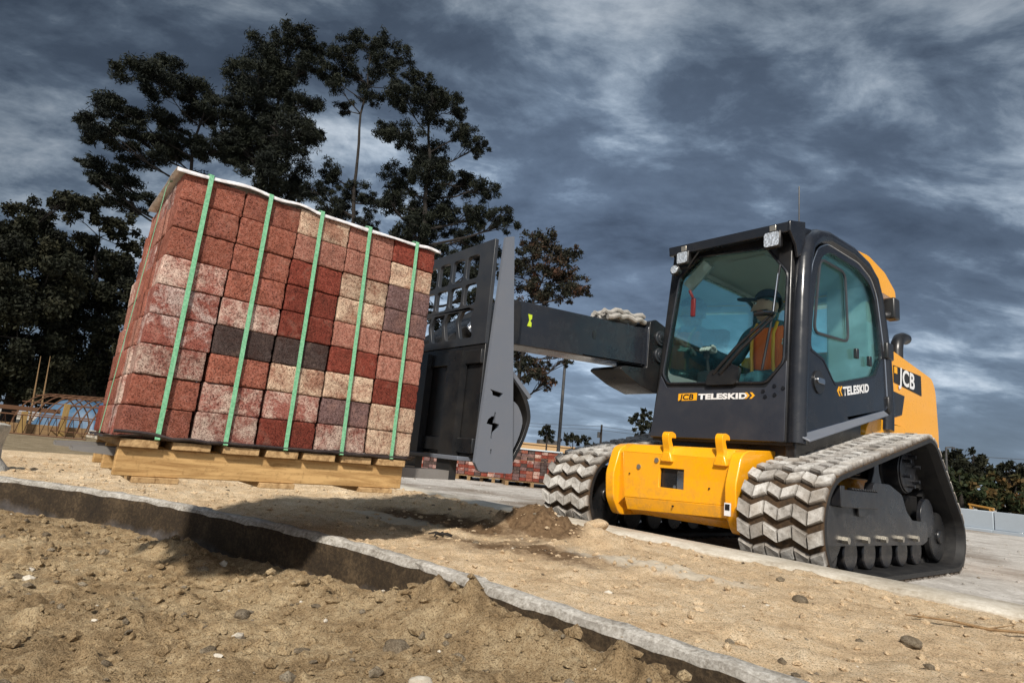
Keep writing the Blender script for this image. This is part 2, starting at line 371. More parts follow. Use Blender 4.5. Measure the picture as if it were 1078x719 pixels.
for i, p in enumerate(K):
    d = (K[min(i+1, len(K)-1)]-K[max(i-1, 0)]).normalized(); nrm = Vector((d.y, -d.x))   # toward +y side?
    if nrm.y < 0: nrm = -nrm
    r = []
    for j, (o, z) in enumerate(prof):
        q = Vector((p.x, p.y, 0))
        j1 = noise.noise(q*9+Vector((0, 0, j)))*.006+noise.noise(q*35+Vector((0, 0, j)))*.004
        qq = p+nrm*(o+j1); r.append((qq.x, qq.y, z+(j1*1.2 if z > 0 else 0)))
    rows.append(r)
vs = [v for r in rows for v in r]; n = len(prof)
mb.add(vs, [(i*n+j, i*n+j+1, (i+1)*n+j+1, (i+1)*n+j) for i in range(len(rows)-1) for j in range(n-1)])
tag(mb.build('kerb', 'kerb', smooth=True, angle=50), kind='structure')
# rear kerb ribbon (top slightly worn)
mb = MB(); xs = np.concatenate([np.linspace(-40, -6, 18), np.arange(-5.95, 5, .05), np.linspace(5.2, 40, 18)])
rows = []
for x in xs:
    q = Vector((x, 0, 0)); a = noise.noise(q*3)*.012; b = noise.noise(q*3+Vector((0, 9, 0)))*.01; c = noise.noise(q*14)*.004
    y0 = -.30-(.10*max(0, (-x-1.2))**1.3 if x < -1.2 else 0)*.35; y1 = -.03-(.03*max(0, -x-1.2) if x < -1.2 else 0)*.3
    rows.append([(x, y0+a, -.1), (x, y0+a+c, .125), (x, y0+a+.02, .139), (x, y1+b-.02, .141), (x, y1+b, .13), (x, y1+b, -.1)])
vs = [v for r in rows for v in r]; n = 6
mb.add(vs, [(i*n+j, i*n+j+1, (i+1)*n+j+1, (i+1)*n+j) for i in range(len(rows)-1) for j in range(n-1)])
tag(mb.build('rear_kerb', 'ribbon', smooth=True, angle=50), kind='structure')
# ground sheet to the horizon, cut along the front kerb
me = bpy.data.meshes.new('ground'); poly = [(p.x, p.y) for p in K[::3]]+[(K[-1].x, K[-1].y)]
outer = poly+[(-900, -60), (-900, 1500), (1500, 1500), (1500, -1.6)]
mb = MB(); tri = tessellate_polygon([[Vector((p[0], p[1], 0)) for p in outer]])
mb.add([(p[0], p[1], 0) for p in outer], [tuple(t_) for t_ in tri]); tag(mb.build('ground', 'ground'), kind='structure')

def fbm(x, y, s, o, seed): return noise.fractal(Vector((x*s, y*s, seed)), 1.0, 2.1, o)
def grid_surface(name, xs, ys, zf, keep, mat, attrs=None):
    nx, ny = len(xs), len(ys); vs = []; at = {k: [] for k in (attrs or {})}
    idx = -np.ones((nx, ny), int); kp = np.array([[keep(x, y) for y in ys] for x in xs])
    ok = kp.copy(); ok[1:] |= kp[:-1]; ok[:, 1:] |= kp[:, :-1]; ok[1:, 1:] |= kp[:-1, :-1]
    for i in range(nx):
        for j in range(ny):
            if ok[i, j]:
                idx[i, j] = len(vs); vs.append((xs[i], ys[j], zf(xs[i], ys[j])))
                for k_ in at: at[k_].append(attrs[k_](xs[i], ys[j]))
    fs = [(idx[i, j], idx[i+1, j], idx[i+1, j+1], idx[i, j+1]) for i in range(nx-1) for j in range(ny-1) if kp[i, j]]
    fs = [tuple(int(q) for q in f) for f in fs if min(f) >= 0]
    me = bpy.data.meshes.new(name); me.from_pydata(vs, [], fs); me.materials.append(M[mat])
    me.polygons.foreach_set('use_smooth', [True]*len(me.polygons))
    for k_ in at:
        a = me.attributes.new(k_, 'FLOAT', 'POINT'); a.data.foreach_set('value', at[k_])
    o = bpy.data.objects.new(name, me); COL.objects.link(o); return o
def gauss(x, y, cx, cy, rx, ry, a=0):
    c, s = math.cos(a), math.sin(a); dx, dy = x-cx, y-cy; u = (dx*c+dy*s)/rx; v_ = (-dx*s+dy*c)/ry
    return math.exp(-(u*u+v_*v_))
def strip_z(x, y):
    ky = float(kerb_y(x)); t_ = min(max((y-ky)/(-.25-ky), 0), 1)
    z = .082+.04*t_
    e = min(1, max(0, (y-ky)/.12))*min(1, max(0, (-.22-y)/.1)) if y < -.2 else 0
    z += e*(fbm(x, y, 2.2, 4, 1)*.018+fbm(x, y, 11, 4, 2)*.013+fbm(x, y, 40, 3, 3)*.006)
    z += e*max(0, noise.turbulence(Vector((x*11, y*11, 7)), 3, False)-.5)*.035
    rough = gauss(x, y, -1.6, -.75, 1.5, .45)+gauss(x, y, .9, -.9, 1.2, .4)*.5
    z += e*rough*(.03+abs(fbm(x, y, 14, 4, 5))*.03)
    z += e*(gauss(x, y, -.05, -.86, .17, .12)*.12+gauss(x, y, -.3, -.95, .3, .12)*.05+gauss(x, y, .25, -.75, .18, .15)*.06)*(1+.5*fbm(x, y, 16, 4, 8))
    if x < -5: z *= max(0.02, 1-(-5-x)/2.5)
    return z
def strip_shade(x, y):  # dark heap soil, plus the carriage and boom shadow painted as dark ground
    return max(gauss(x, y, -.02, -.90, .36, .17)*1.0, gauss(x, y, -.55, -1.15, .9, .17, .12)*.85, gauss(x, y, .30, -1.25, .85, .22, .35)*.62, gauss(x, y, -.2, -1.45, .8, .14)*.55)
def strip_wash(x, y): return max(gauss(x, y, -.75, -1.35, .45, .09, .2), gauss(x, y, .8, -1.0, .5, .12, .2)*.8, gauss(x, y, -3, -1.6, 1.6, .6)*.3)
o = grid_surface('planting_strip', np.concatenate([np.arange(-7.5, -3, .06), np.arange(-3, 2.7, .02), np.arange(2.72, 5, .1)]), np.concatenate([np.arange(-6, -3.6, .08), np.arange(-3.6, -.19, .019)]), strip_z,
                 lambda x, y: y > kerb_y(x)-.01, 'sand', {'soil_shade': strip_shade, 'wash': strip_wash})
tag(o, kind='structure')
def dirt_z(x, y):
    d = float(kerb_y(x))-y
    z = -.066+.015*math.sin(x*.9+.5)-.01*min(d, 2)+.075*min(1, max(0, (x-.35)/.6))*max(0, 1-d/.9)
    w = min(1, .25+d/.25) if d > 0 else .25
    z += w*(fbm(x, y, 1.3, 4, 11)*.035+fbm(x, y, 6, 5, 12)*.024)+fbm(x, y, 26, 4, 13)*.010+fbm(x, y, 85, 3, 14)*.0035
    cl = noise.turbulence(Vector((x*9, y*9, 3)), 4, False)
    z += max(0, cl-.5)*.09*w; c2_ = noise.turbulence(Vector((x*24, y*24, 9)), 3, False); z += max(0, c2_-.5)*.035
    # heaps pushed up along the kerb, hollow left against its foot
    z += gauss(x, y, .75, -1.98, .38, .13)*.085*(1+.7*fbm(x, y, 12, 4, 21))+gauss(x, y, 1.45, -1.93, .3, .10)*.07*(1+.8*fbm(x, y, 14, 4, 22))
    z += gauss(x, y, .18, -2.17, .25, .10)*.05*(1+.7*fbm(x, y, 12, 4, 23))
    z += gauss(x, y, -.72, -2.42, .30, .085, .3)*.075*(1+.4*fbm(x, y, 10, 4, 24))
    z -= gauss(x, y, -.35, -2.15, .45, .09, .2)*.03+gauss(x, y, -1.5, -2.62, .5, .09, .5)*.03
    return z
def dirt_shade(x, y):  # earth painted darker along the kerb foot, in place of its shadow
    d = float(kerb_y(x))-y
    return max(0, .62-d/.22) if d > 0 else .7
o = grid_surface('dirt', np.concatenate([np.arange(-9, -3.2, .12), np.arange(-3.2, 2.4, .0135), np.arange(2.42, 6, .1)]), np.concatenate([np.arange(-12, -4.0, .2), np.arange(-4.0, -1.55, .0135)]), dirt_z,
                 lambda x, y: y < kerb_y(x)+.03, 'dirt', {'soil_shade': dirt_shade, 'wash': lambda x, y: 0.0})
tag(o, kind='structure')
# loose stones: nobody could count them
def pebbles(name, n, fx, zf, mat, smin, smax, seed):
    rg = random.Random(seed); mb = MB()
    ico = [(0, 0, 1), (.9, 0, .3), (.28, .85, .3), (-.72, .53, .3), (-.72, -.53, .3), (.28, -.85, .3), (.72, .53, -.4), (-.28, .85, -.4), (-.9, 0, -.4), (-.28, -.85, -.4), (.72, -.53, -.4), (0, 0, -1)]
    fc = [(0, 1, 2), (0, 2, 3), (0, 3, 4), (0, 4, 5), (0, 5, 1), (1, 6, 2), (2, 7, 3), (3, 8, 4), (4, 9, 5), (5, 10, 1), (6, 7, 2), (7, 8, 3), (8, 9, 4), (9, 10, 5), (10, 6, 1), (11, 7, 6), (11, 8, 7), (11, 9, 8), (11, 10, 9), (11, 6, 10)]
    for _ in range(n):
        q = fx(rg)
        if q is None: continue
        x, y = q; s = smin*(smax/smin)**(rg.random()**2.6); a = rg.random()*6.28; sx, sy, sz = rg.uniform(.8, 1.5), rg.uniform(.7, 1.1), rg.uniform(.45, .8)
        z = zf(x, y)+s*sz*.3; c, d = math.cos(a), math.sin(a)
        pv = []
        for u, v_, w in ico:
            k_ = rg.uniform(.72, 1.2); u, v_, w = u*sx*s*k_, v_*sy*s*k_, w*sz*s*k_; pv.append((x+u*c-v_*d, y+u*d+v_*c, z+w))
        mb.add(pv, fc, 0 if rg.random() < .88 else (1 if rg.random() < .85 else 2))
    return mb.build(name, mat)
def in_dirt(rg):
    x = rg.uniform(-2.6, 2.1); y = rg.uniform(-3.9, -1.7)
    return (x, y) if y < kerb_y(x)-.07 else None
def in_strip(rg):
    x = rg.uniform(-4.5, 2.4); y = rg.uniform(-3.0, -.33)
    return (x, y) if y > kerb_y(x)+.07 else None
tag(pebbles('dirt_clods', 11000, in_dirt, dirt_z, ['dirt', 'pebble', 'ribbon'], .003, .024, 5), 'loose clods and stones on the dug earth before the kerb', 'clods', kind='stuff')
tag(pebbles('sand_pebbles', 6500, in_strip, strip_z, ['sand', 'pebble', 'ribbon'], .003, .018, 6), 'small pebbles and crumbs on the sandy strip between kerbs', 'pebbles', kind='stuff')
def on_road(rg):
    x = rg.uniform(-9, 6); y = .1+rg.random()**1.5*7
    return (x, y)
tag(pebbles('road_gravel', 3500, on_road, lambda x, y: 0, ['gravel', 'pebble', 'ribbon'], .004, .02, 8), 'pale loose gravel behind the machine', 'gravel', kind='stuff')
# ------------------------------------------------------------------ world + sun
W = bpy.data.worlds.new("World"); S.world = W; W.use_nodes = True
wt = W.node_tree; wn = wt.nodes; wl = wt.links; bg = wn["Background"]
SUN_AZ_V = Vector((.60, -.64, .74)).normalized()      # direction towards the sun
el = math.asin(SUN_AZ_V.z); azs = math.atan2(SUN_AZ_V.x, SUN_AZ_V.y)
sky = wn.new("ShaderNodeTexSky"); sky.sky_type = 'NISHITA'; sky.sun_disc = False; sky.sun_elevation = el; sky.sun_rotation = azs
class WT(NT):
    def __init__(s): s.t = wt; s.n = wn; s.l = wl
w = WT(); tc = w.coord("Generated")
# turn the sky so that its x axis lies across the view, then lay the clouds on a flat deck overhead
def vm(op, a, b=None):
    n = wn.new("ShaderNodeVectorMath"); n.operation = op; wl.new(a, n.inputs[0])
    if b is not None:
        if isinstance(b, tuple): n.inputs[1].default_value = b
        else: wl.new(b, n.inputs[1])
    return n.outputs["Value"] if op == 'DOT_PRODUCT' else n.outputs[0]
dx = vm('DOT_PRODUCT', tc, tuple(_r0)); dy = vm('DOT_PRODUCT', tc, (math.sin(AZ), math.cos(AZ), 0)); dz = vm('DOT_PRODUCT', tc, (0, 0, 1))
den = w.math('ADD', w.math('MAXIMUM', dz, 0.0), .30)
cb = wn.new("ShaderNodeCombineXYZ"); wl.new(w.math('DIVIDE', dx, den), cb.inputs[0]); wl.new(w.math('DIVIDE', dy, den), cb.inputs[1])
mp = wn.new("ShaderNodeMapping"); wl.new(cb.outputs[0], mp.inputs[0]); mp.inputs["Rotation"].default_value = (0, 0, R(28)); mp.inputs["Scale"].default_value = (1.15, 1.75, 1); mp.inputs["Location"].default_value = (3.4, 1.2, 0)
nA = w.noise(mp.outputs[0], 1.0, 10, .58, .25); nB = w.noise(mp.outputs[0], 3.6, 9, .62, .3); nC = w.noise(mp.outputs[0], .33, 3, .5, .2)
s_ = w.math('ADD', w.math('ADD', w.math('MULTIPLY', nA, .60), w.math('MULTIPLY', nB, .32)), w.math('MULTIPLY', nC, .30))
cl = w.ramp(s_, [(.43, (.045, .060, .088)), (.50, (.082, .108, .152)), (.575, (.125, .162, .22)), (.615, (.21, .265, .34)), (.655, (.43, .50, .58)), (.715, (.88, .93, .98))])
# broad light: dim to the left and overhead, lighter low in the middle
hgt = w.ramp(dz, [(0.0, 1.1), (.2, 1.15), (.42, .88), (.64, .42), (1.0, .6)])
side = w.ramp(w.math('ADD', w.math('MULTIPLY', dx, .5), .5), [(.08, .25), (.30, .72), (.52, 1.45), (.70, 1.1), (.90, .6)])
cl = w.mix(1.0, w.mix(1.0, cl, hgt, 'MULTIPLY'), side, 'MULTIPLY')
lowband = w.ramp(dz, [(0.02, .9), (.30, 0.0)])
cl = w.mix(w.math('MULTIPLY', lowband, .5), cl, (.27, .34, .42))
sk = w.mix(1.0, sky.outputs[0], (.06, .06, .06), 'MULTIPLY')
cl = w.mix(1.0, cl, (.94, 1.0, 1.07), 'MULTIPLY'); fin = w.mix(.90, sk, cl)
# unseen half of the sky behind the camera, brightened to add fill light
back = w.ramp(w.math('ADD', w.math('MULTIPLY', dy, -.5), .5), [(.55, 0.0), (.85, 1.0)])
fin = w.mix(back, fin, w.mix(.8, fin, (.80, .86, .95)))
wl.new(fin, bg.inputs[0]); bg.inputs[1].default_value = 1.0
sd = bpy.data.lights.new("sun", 'SUN'); sd.energy = 5.0; sd.angle = R(5); sd.color = (1, .93, .83)
so = bpy.data.objects.new("sun", sd); COL.objects.link(so); so.rotation_euler = SUN_AZ_V.to_track_quat('Z', 'Y').to_euler()

# ------------------------------------------------------------------ pallet of pavers
PX0 = .02
pal = thing('wooden_pallet', (-.3, -2.26, .30), 'raw timber pallet carried on the fork tines under the strapped pavers', 'pallet')
for i in range(7):
    y0, y1 = [(-2.795, -2.683), (-2.642, -2.52), (-2.48, -2.355), (-2.33, -2.21), (-2.19, -2.06), (-2.03, -1.90), (-1.875, -1.745)][i]
    a = rnd.uniform(-.004, .004)
    MB().box((-.66, y0, .4155+a*.3), (.026+rnd.uniform(-.006, .008), y1, .4425)).build('deck_board', 'wood_x', pal, bevel=.003)
for x in (-.02, -.33, -.64):
    pr = [(-2.795, .322), (-1.735, .322), (-1.735, .4145), (-2.795, .4145)]
    MB().plate(pr, [], XP, x-.02, x+.018).build('stringer', 'wood_y', pal, bevel=.003)
for y0, y1 in ((-2.74, -2.60), (-2.33, -2.2), (-1.93, -1.78)):
    MB().box((-.665, y0, .302), (.012, y1, .321)).build('bottom_board', 'wood_x', pal, bevel=.002)

def brick_mesh(seed):
    rg = random.Random(seed); bm = bmesh.new(); bmesh.ops.create_cube(bm, size=1)
    for v in bm.verts: v.co = Vector((v.co.x*BD, v.co.y*BL, v.co.z*BH))+Vector((rg.uniform(-.0015, .0015), rg.uniform(-.0015, .0015), rg.uniform(-.001, .001)))
    bmesh.ops.bevel(bm, geom=list(bm.edges)+list(bm.verts), offset=.0055, segments=2, profile=.6, affect='EDGES')
    bmesh.ops.subdivide_edges(bm, edges=[e for e in bm.edges if e.calc_length() > .05], cuts=13, use_grid_fill=True)
    bmesh.ops.recalc_face_normals(bm, faces=bm.faces)
    for v in bm.verts:
        q = v.co*22+Vector((seed*5.1, 0, 0)); 
        ed = sorted((abs(v.co.x)/BD, abs(v.co.y)/BL, abs(v.co.z)/BH))[1]; ed = min(1, max(0, (ed-.40)/.09))
        ch_ = max(0, noise.noise(q*2.2+Vector((3, seed, 0)))-.12)*.006+max(0, noise.noise(q*7)-.1)*.004
        v.co += v.co.normalized()*(noise.noise(q)*.0008+noise.noise(q*4)*.0011-ed*ch_)
    me = bpy.data.meshes.new('paver'); bm.to_mesh(me); bm.free(); me.polygons.foreach_set('use_smooth', [True]*len(me.polygons)); me.set_sharp_from_angle(angle=R(50)); return me
ROWH, NCOL = .1045, 5
BL, BH, BD = .2085, .1025, .1335
bmeshes = [brick_mesh(i) for i in range(5)]
WORD = {'r': ('b_red', 'plain red'), 'd': ('b_dark', 'dark red'), 'k': ('b_pink', 'pinkish red'), 'p': ('b_pale', 'pale blotched'), 't': ('b_tan', 'tan speckled'), 'm': ('b_mott', 'mottled reddish'), 'c': ('b_char', 'charcoal'), 'g': ('b_grey', 'greyish brown')}
GRID = ['rrtkd', 'rrkkt', 'rrdtg', 'prdtg', 'mpdkk', 'mccdk', 'prttd', 'rppgt', 'rpdpt']      # top row first, front end first
ORD = ['topmost', 'second', 'third', 'fourth', 'fifth', 'sixth', 'seventh', 'eighth', 'lowest']
CO = ['first', 'second', 'third', 'fourth', 'fifth']
def paver(col, x, y, z, flip, label, group):
    me = bmeshes[rnd.randrange(5)].copy() if False else bmeshes[rnd.randrange(5)]
    o = bpy.data.objects.new('paver', me); COL.objects.link(o)
    if len(me.materials) == 0: me.materials.append(M['b_red'])
    o.material_slots[0].link = 'OBJECT'; o.material_slots[0].material = M[WORD[col][0]]
    o.location = (x, y, z); o.rotation_euler = (rnd.uniform(-.006, .006), rnd.uniform(-.008, .008)+(math.pi if flip else 0), rnd.uniform(-.008, .008))
    tag(o, label, 'paver', group)
def zrow(r, y): return .4475+(8-r)*ROWH+BH/2+.012*(y+2.7)
for r in range(9):
    y0 = -2.812+.0048*(8-r)
    L = (-1.716-y0)/NCOL
    for c in range(5):
        y = y0+(c+.5)*L
        paver(GRID[r][c], PX0-BD/2+rnd.uniform(-.004, .003), y+rnd.uniform(-.0015, .0015), zrow(r, y), rnd.random() < .5,
              f'{WORD[GRID[r][c]][1]} paver, {ORD[r]} row of the long strapped face, {CO[c]} from its left edge', 'pavers strapped on the pallet')
    step = (.105+.011*r/8*1.0)/.1335
    for d_ in range(1, 5):
        for c in (0, 4):
            col = rnd.choice('rrkrpmkd')
            wd = .137+.0026*r*.0
            paver(col, PX0-BD/2-d_*.1375+rnd.uniform(-.003, .003), y0+(c+.5)*L+(rnd.uniform(-.006, .004) if c == 0 else 0), zrow(r, y0+(c+.5)*L), rnd.random() < .5,
                  f'{WORD[col][1]} paver in the {ORD[r]} row of the {"narrow left end" if c == 0 else "carriage end"}, {CO[d_-1]} behind the corner', 'pavers strapped on the pallet')
# black sheet under the bricks
mb = MB(); xs = np.linspace(-.64, .034, 24); ys = np.linspace(-2.845, -1.70, 40)
vs = []
for x in xs:
    for y in ys:
        e = max(0, (x-.018)/.016); e2 = max(0, (-2.815-y)/.03)
        vs.append((x, y, .4455-.002+e*(.012+noise.noise(Vector((y*9, 0, 0)))*.016)+e2*.010*noise.noise(Vector((x*12, 3, 0)))))
ny = len(ys); mb.add(vs, [(i*ny+j, (i+1)*ny+j, (i+1)*ny+j+1, i*ny+j+1) for i in range(len(xs)-1) for j in range(ny-1)])
o = mb.build('plastic_sheet', 'plastic_sheet', smooth=True); o.modifiers.new('s', 'SOLIDIFY').thickness = .0015
tag(o, 'black plastic sheet between the pallet boards and the lowest pavers', 'sheet')
mb = MB(); mb.tube([(.031, -2.82+i*.0567, .452+.007*noise.noise(Vector((i*.9, 0, 0)))+(.012 if i < 3 else 0)) for i in range(20)], [.006+.003*abs(noise.noise(Vector((i*1.3, 5, 0)))) for i in range(20)], 6)
put(mb.build('rolled_edge', 'plastic_sheet', smooth=True), o)
# pale wrap over the top, its edge folded and wavy
mb = MB(); xs = np.linspace(-.60, .034, 26); ys = np.linspace(-2.800, -1.695, 60); vs = []
for i, x in enumerate(xs):
    for j, y in enumerate(ys):
        z = .4475+9*ROWH+.012*(y+2.7)+.007+max(0, noise.noise(Vector((x*5, y*5, 1))))*.012
        if i >= 24:
            z = .4475+9*ROWH+.012*(y+2.7)+(.004 if i == 24 else -.010-.007*noise.noise(Vector((y*7, 2, 0)))); x2 = .0275 if i == 24 else .0325+.004*noise.noise(Vector((y*9, 7, 0)))
        else: x2 = x if i < 23 else .012
        hump = .016*gauss(y, 0, -2.56, 0, .10, 1)+.012*gauss(y, 0, -2.36, 0, .06, 1)+.008*gauss(y, 0, -1.76, 0, .05, 1)
        vs.append((x2, y, z+hump*(1 if x > -.2 else .4)))
ny = len(ys); mb.add(vs, [(i*ny+j, (i+1)*ny+j, (i+1)*ny+j+1, i*ny+j+1) for i in range(len(xs)-1) for j in range(ny-1)])
o = mb.build('wrap_sheet', 'wrap', smooth=True, angle=70); o.modifiers.new('s', 'SOLIDIFY').thickness = .0012
tag(o, 'crinkled white plastic sheet laid over the top row of pavers', 'sheet')
# straps
ZT = .4475+9*ROWH
def strap(name, path, wdir, label):
    mb = MB(); hw = .0078; wv = Vector(wdir)*hw; vs = []
    for p in path: vs += [Vector(p)-wv, Vector(p)+wv]
    mb.add(vs, [(2*i, 2*i+1, 2*i+3, 2*i+2) for i in range(len(path)-1)])
    o = mb.build(name, 'strap'); o.modifiers.new('s', 'SOLIDIFY').thickness = .0009; return tag(o, label, 'strap', 'green straps around the pavers')
for i, (yt, yb) in enumerate([(-2.690, -2.694), (-2.476, -2.480), (-2.270, -2.266), (-2.058, -2.042), (-1.825, -1.818)]):
    zt = ZT+.012*(yt+2.7)+.008
    pth = [(-.59, yt, zt+.012), (-.2, yt, zt+.012), (.01, yt, zt+.012), (.034, yt, zt+.004)]
    for k in range(19):
        t_ = k/18; pth.append((.0345+.0008*math.sin(k*2.1+i), yt+(yb-yt)*t_, zt-.015-(zt-.015-.452)*t_))
    pth += [(.040, yb, .447), (.03, yb, .4435)]
    strap('strap', pth, (0, 1, 0), f'{CO[i]} green strap from the left down the long face of the pavers')
xs_ = -.155
pth = [(xs_, -1.8, ZT+.030), (xs_, -2.75, ZT+.018), (xs_, -2.794, ZT+.006)]+[(xs_+.01*t_/14, -2.797-.040*t_/14-.004, ZT-.02-(ZT-.02-.45)*t_/14) for t_ in range(15)]
strap('strap', pth, (1, 0, 0), 'thin green strap down the narrow left end of the pavers')
# ------------------------------------------------------------------ tracked telescopic loader
ld = thing('tracked_loader', (.1, 1.3, 0), 'yellow and black tracked loader with side boom holding a fork carriage and cab', 'loader')
CY = [(.33, .30, .285), (1.66, .66, .228), (2.115, .235, .220)]
def hull_path(off, n=260):
    pts = []
    for y, z, r in CY:
        for k in range(180): t_ = 2*math.pi*k/180; pts.append((y+(r+off)*math.cos(t_), z+(r+off)*math.sin(t_)))
    pts = sorted(set(pts)); lo, up = [], []
    cr = lambda o, a, b: (a[0]-o[0])*(b[1]-o[1])-(a[1]-o[1])*(b[0]-o[0])
    for p in pts:
        while len(lo) > 1 and cr(lo[-2], lo[-1], p) <= 0: lo.pop()
        lo.append(p)
    for p in reversed(pts):
        while len(up) > 1 and cr(up[-2], up[-1], p) <= 0: up.pop()
        up.append(p)
    h = np.array(lo[:-1]+up[:-1]+[lo[0]]); d = np.r_[0, np.cumsum(np.hypot(*np.diff(h, axis=0).T))]
    s_ = np.linspace(0, d[-1], n, endpoint=False)
    return np.stack([np.interp(s_, d, h[:, 0]), np.interp(s_, d, h[:, 1])], 1), d[-1], (d, h)
PO, PER, (HD, HH) = hull_path(0)
def at_s(s_):
    s_ %= PER; y, z = np.interp(s_, HD, HH[:, 0]), np.interp(s_, HD, HH[:, 1])
    e = .012; a = np.array([np.interp((s_-e) % PER, HD, HH[:, 0]), np.interp((s_-e) % PER, HD, HH[:, 1])]); b = np.array([np.interp((s_+e) % PER, HD, HH[:, 0]), np.interp((s_+e) % PER, HD, HH[:, 1])])
    t_ = (b-a)/np.hypot(*(b-a)); return y, z, t_[1], -t_[0]
def belt(xc, seed):
    rg = random.Random(seed); mb = MB(); tip = []; N = 260; hw = .225
    vs = []
    for k in range(N):
        y, z, ny_, nz_ = at_s(PER*k/N)
        for x, o in ((-hw, -.004), (-hw+.012, .003), (hw-.012, .003), (hw, -.004), (hw, -.030), (hw-.05, -.038), (.05, -.036), (.045, -.075 if k % 4 < 2 else -.036), (-.045, -.075 if k % 4 < 2 else -.036), (-.05, -.036), (-hw+.05, -.038), (-hw, -.030)):
            vs.append((xc+x, y+ny_*o, z+nz_*o))
    q = 12; fs = []; mi = []
    for k in range(N):
        k2 = (k+1) % N
        for j in range(q):
            fs.append((k*q+j, k*q+(j+1) % q, k2*q+(j+1) % q, k2*q+j)); mi.append(1 if j in (0, 1, 2) else 0)
    o = len(mb.v); mb.add(vs, fs); mb.mi = mi; tip += [0.0]*len(vs)
    nl = 52; pitch = PER/nl; w_ = .45/6
    for k in range(nl):
        for b in range(6):
            x0, x1 = -.225+b*w_+.002, -.225+(b+1)*w_-.002
            a0, a1 = (0, .030) if b % 2 == 0 else (.030, 0)
            ln = .072 if b not in (2, 3) else .064
            h = .030+rg.uniform(-.003, .003); tp = .78+rg.uniform(-.25, .22); jit = rg.uniform(-.003, .003)
            def pt(x, s0, hh):
                y, z, ny_, nz_ = at_s(k*pitch+s0+jit); return (xc+x, y+ny_*hh, z+nz_*hh)
            vv = []
            for hh, ins in ((0.0, 0), (h*.55, .002), (h, .007)):
                vv += [pt(x0+ins*.6, a0+ins, hh), pt(x1-ins*.6, a1+ins, hh), pt(x1-ins*.6, a1+ln-ins, hh), pt(x0+ins*.6, a0+ln-ins, hh)]
            ff = []
            for l in (0, 4):
                for e in range(4): e2 = (e+1) % 4; ff.append((l+e, l+e2, l+4+e2, l+4+e))
            ff.append((8, 9, 10, 11))
            mb.add(vv, ff, 1); tip += [.05]*4+[.55*tp]*4+[tp]*4
    return mb, tip
def track(sgn, label):
    xc = .775*sgn
    mb, tip = belt(xc, 3+sgn); tr = mb.build('track', ['rubber', 'tread'], ld)
    a = tr.data.attributes.new('tip', 'FLOAT', 'POINT'); a.data.foreach_set('value', tip); tr['label'] = label
    xo = xc+.15*sgn; xi = xc+.10*sgn
    X = lambda d: xo+d*sgn
    # undercarriage side frame, stepped outline
    pr = [(.20, .235), (.26, .205), (1.68, .19), (1.78, .215), (1.78, .335), (1.50, .345), (1.40, .40), (1.33, .50), (1.12, .555), (.88, .555), (.86, .505), (.20, .475)]
    MB().plate(roundpoly(pr, .02, 2), [], XP, X(-.05), X(.0)).build('track_frame', 'frame_grey', tr, bevel=.006)
    mb = MB(); mb.box((min(X(0), X(.03)), .36, .405), (max(X(0), X(.03)), .86, .50)); mb.plate([(.62, .36), (.72, .36), (.72, .43), (.60, .43)], [], XP, X(.0), X(.016))
    for k in range(11): mb.box((min(X(.002), X(.034)), .50+k*.033, .50), (max(X(.002), X(.034)), .515+k*.033, .512))
    mb.box((min(X(.0), X(.05)), .30, .41), (max(X(.0), X(.05)), .35, .52))
    mb.build('track_tensioner', 'frame_grey', tr, bevel=.004)
    MB().plate([(.93, .55), (1.09, .55), (1.05, .62), (1.035, .75), (.985, .75), (.975, .62)], [], XP, X(-.06), X(-.03)).build('support_bracket', 'frame_grey', tr, bevel=.004)
    MB().box((min(xc-.03, xc+.03), .25, .2), (max(xc-.03, xc+.03), 2.0, .5)).build('center_beam', 'black', tr, bevel=.01)
    # sprocket motor cover and its bolts
    xh = xc+.075*sgn
    mb = MB(); mb.tube([(xh-.10*sgn, 1.655, .66), (xh, 1.655, .66)], .15, 32); mb.tube([(xh, 1.655, .66), (xh+.012*sgn, 1.655, .66)], .142, 32)
    hub = mb.build('drive_hub', 'frame_grey', tr, bevel=.005)
    for k in range(6):
        t_ = R(60*k+20); MB().tube([(xh+.01*sgn, 1.655+.10*math.cos(t_), .66+.10*math.sin(t_)), (xh+.055*sgn, 1.655+.10*math.cos(t_), .66+.10*math.sin(t_))], .013, 6).build('hub_bolt', 'frame_grey', hub)
    MB().tube([(xc-.09*sgn, 1.655, .66), (xc-.02*sgn, 1.655, .66)], .19, 24).build('sprocket', 'black', tr)
    for y, z, r in ((.33, .30, .20), (2.10, .235, .165)):
        mb = MB()
        for x_ in (-.10, .07): mb.tube([(xc+x_, y, z), (xc+x_+.05, y, z)], r, 32)
        mb.tube([(xc-.14, y, z), (xc+.14, y, z)], .05, 16); mb.build('idler_wheel', 'black', tr, bevel=.01)
    MB().tube([(xc+.10*sgn, 1.86, .36), (xc+.13*sgn, 1.86, .36)], .13, 32).build('carrier_disc', 'frame_grey', tr, bevel=.004)
    for k in range(6):
        y = .42+k*.265
        mb = MB()
        mb.tube([(xc-.17, y, .145), (xc-.10, y, .145), (xc-.0999, y, .145), (xc+.0299, y, .145), (xc+.03, y, .145), (xc+.095, y, .145)], [.095, .095, .04, .04, .095, .095], 24)
        ro = mb.build('road_wheel', 'frame_grey', tr, bevel=.008)
        if k < 5: MB().tube([(X(.0), y+.03, .235), (X(.03), y+.03, .235)], .02, 6).build('axle_bolt', 'bolt', ro)
    return tr
track(1, 'near track, dusty tread wrapped round a grey frame'); track(-1, 'far track on the boom side')

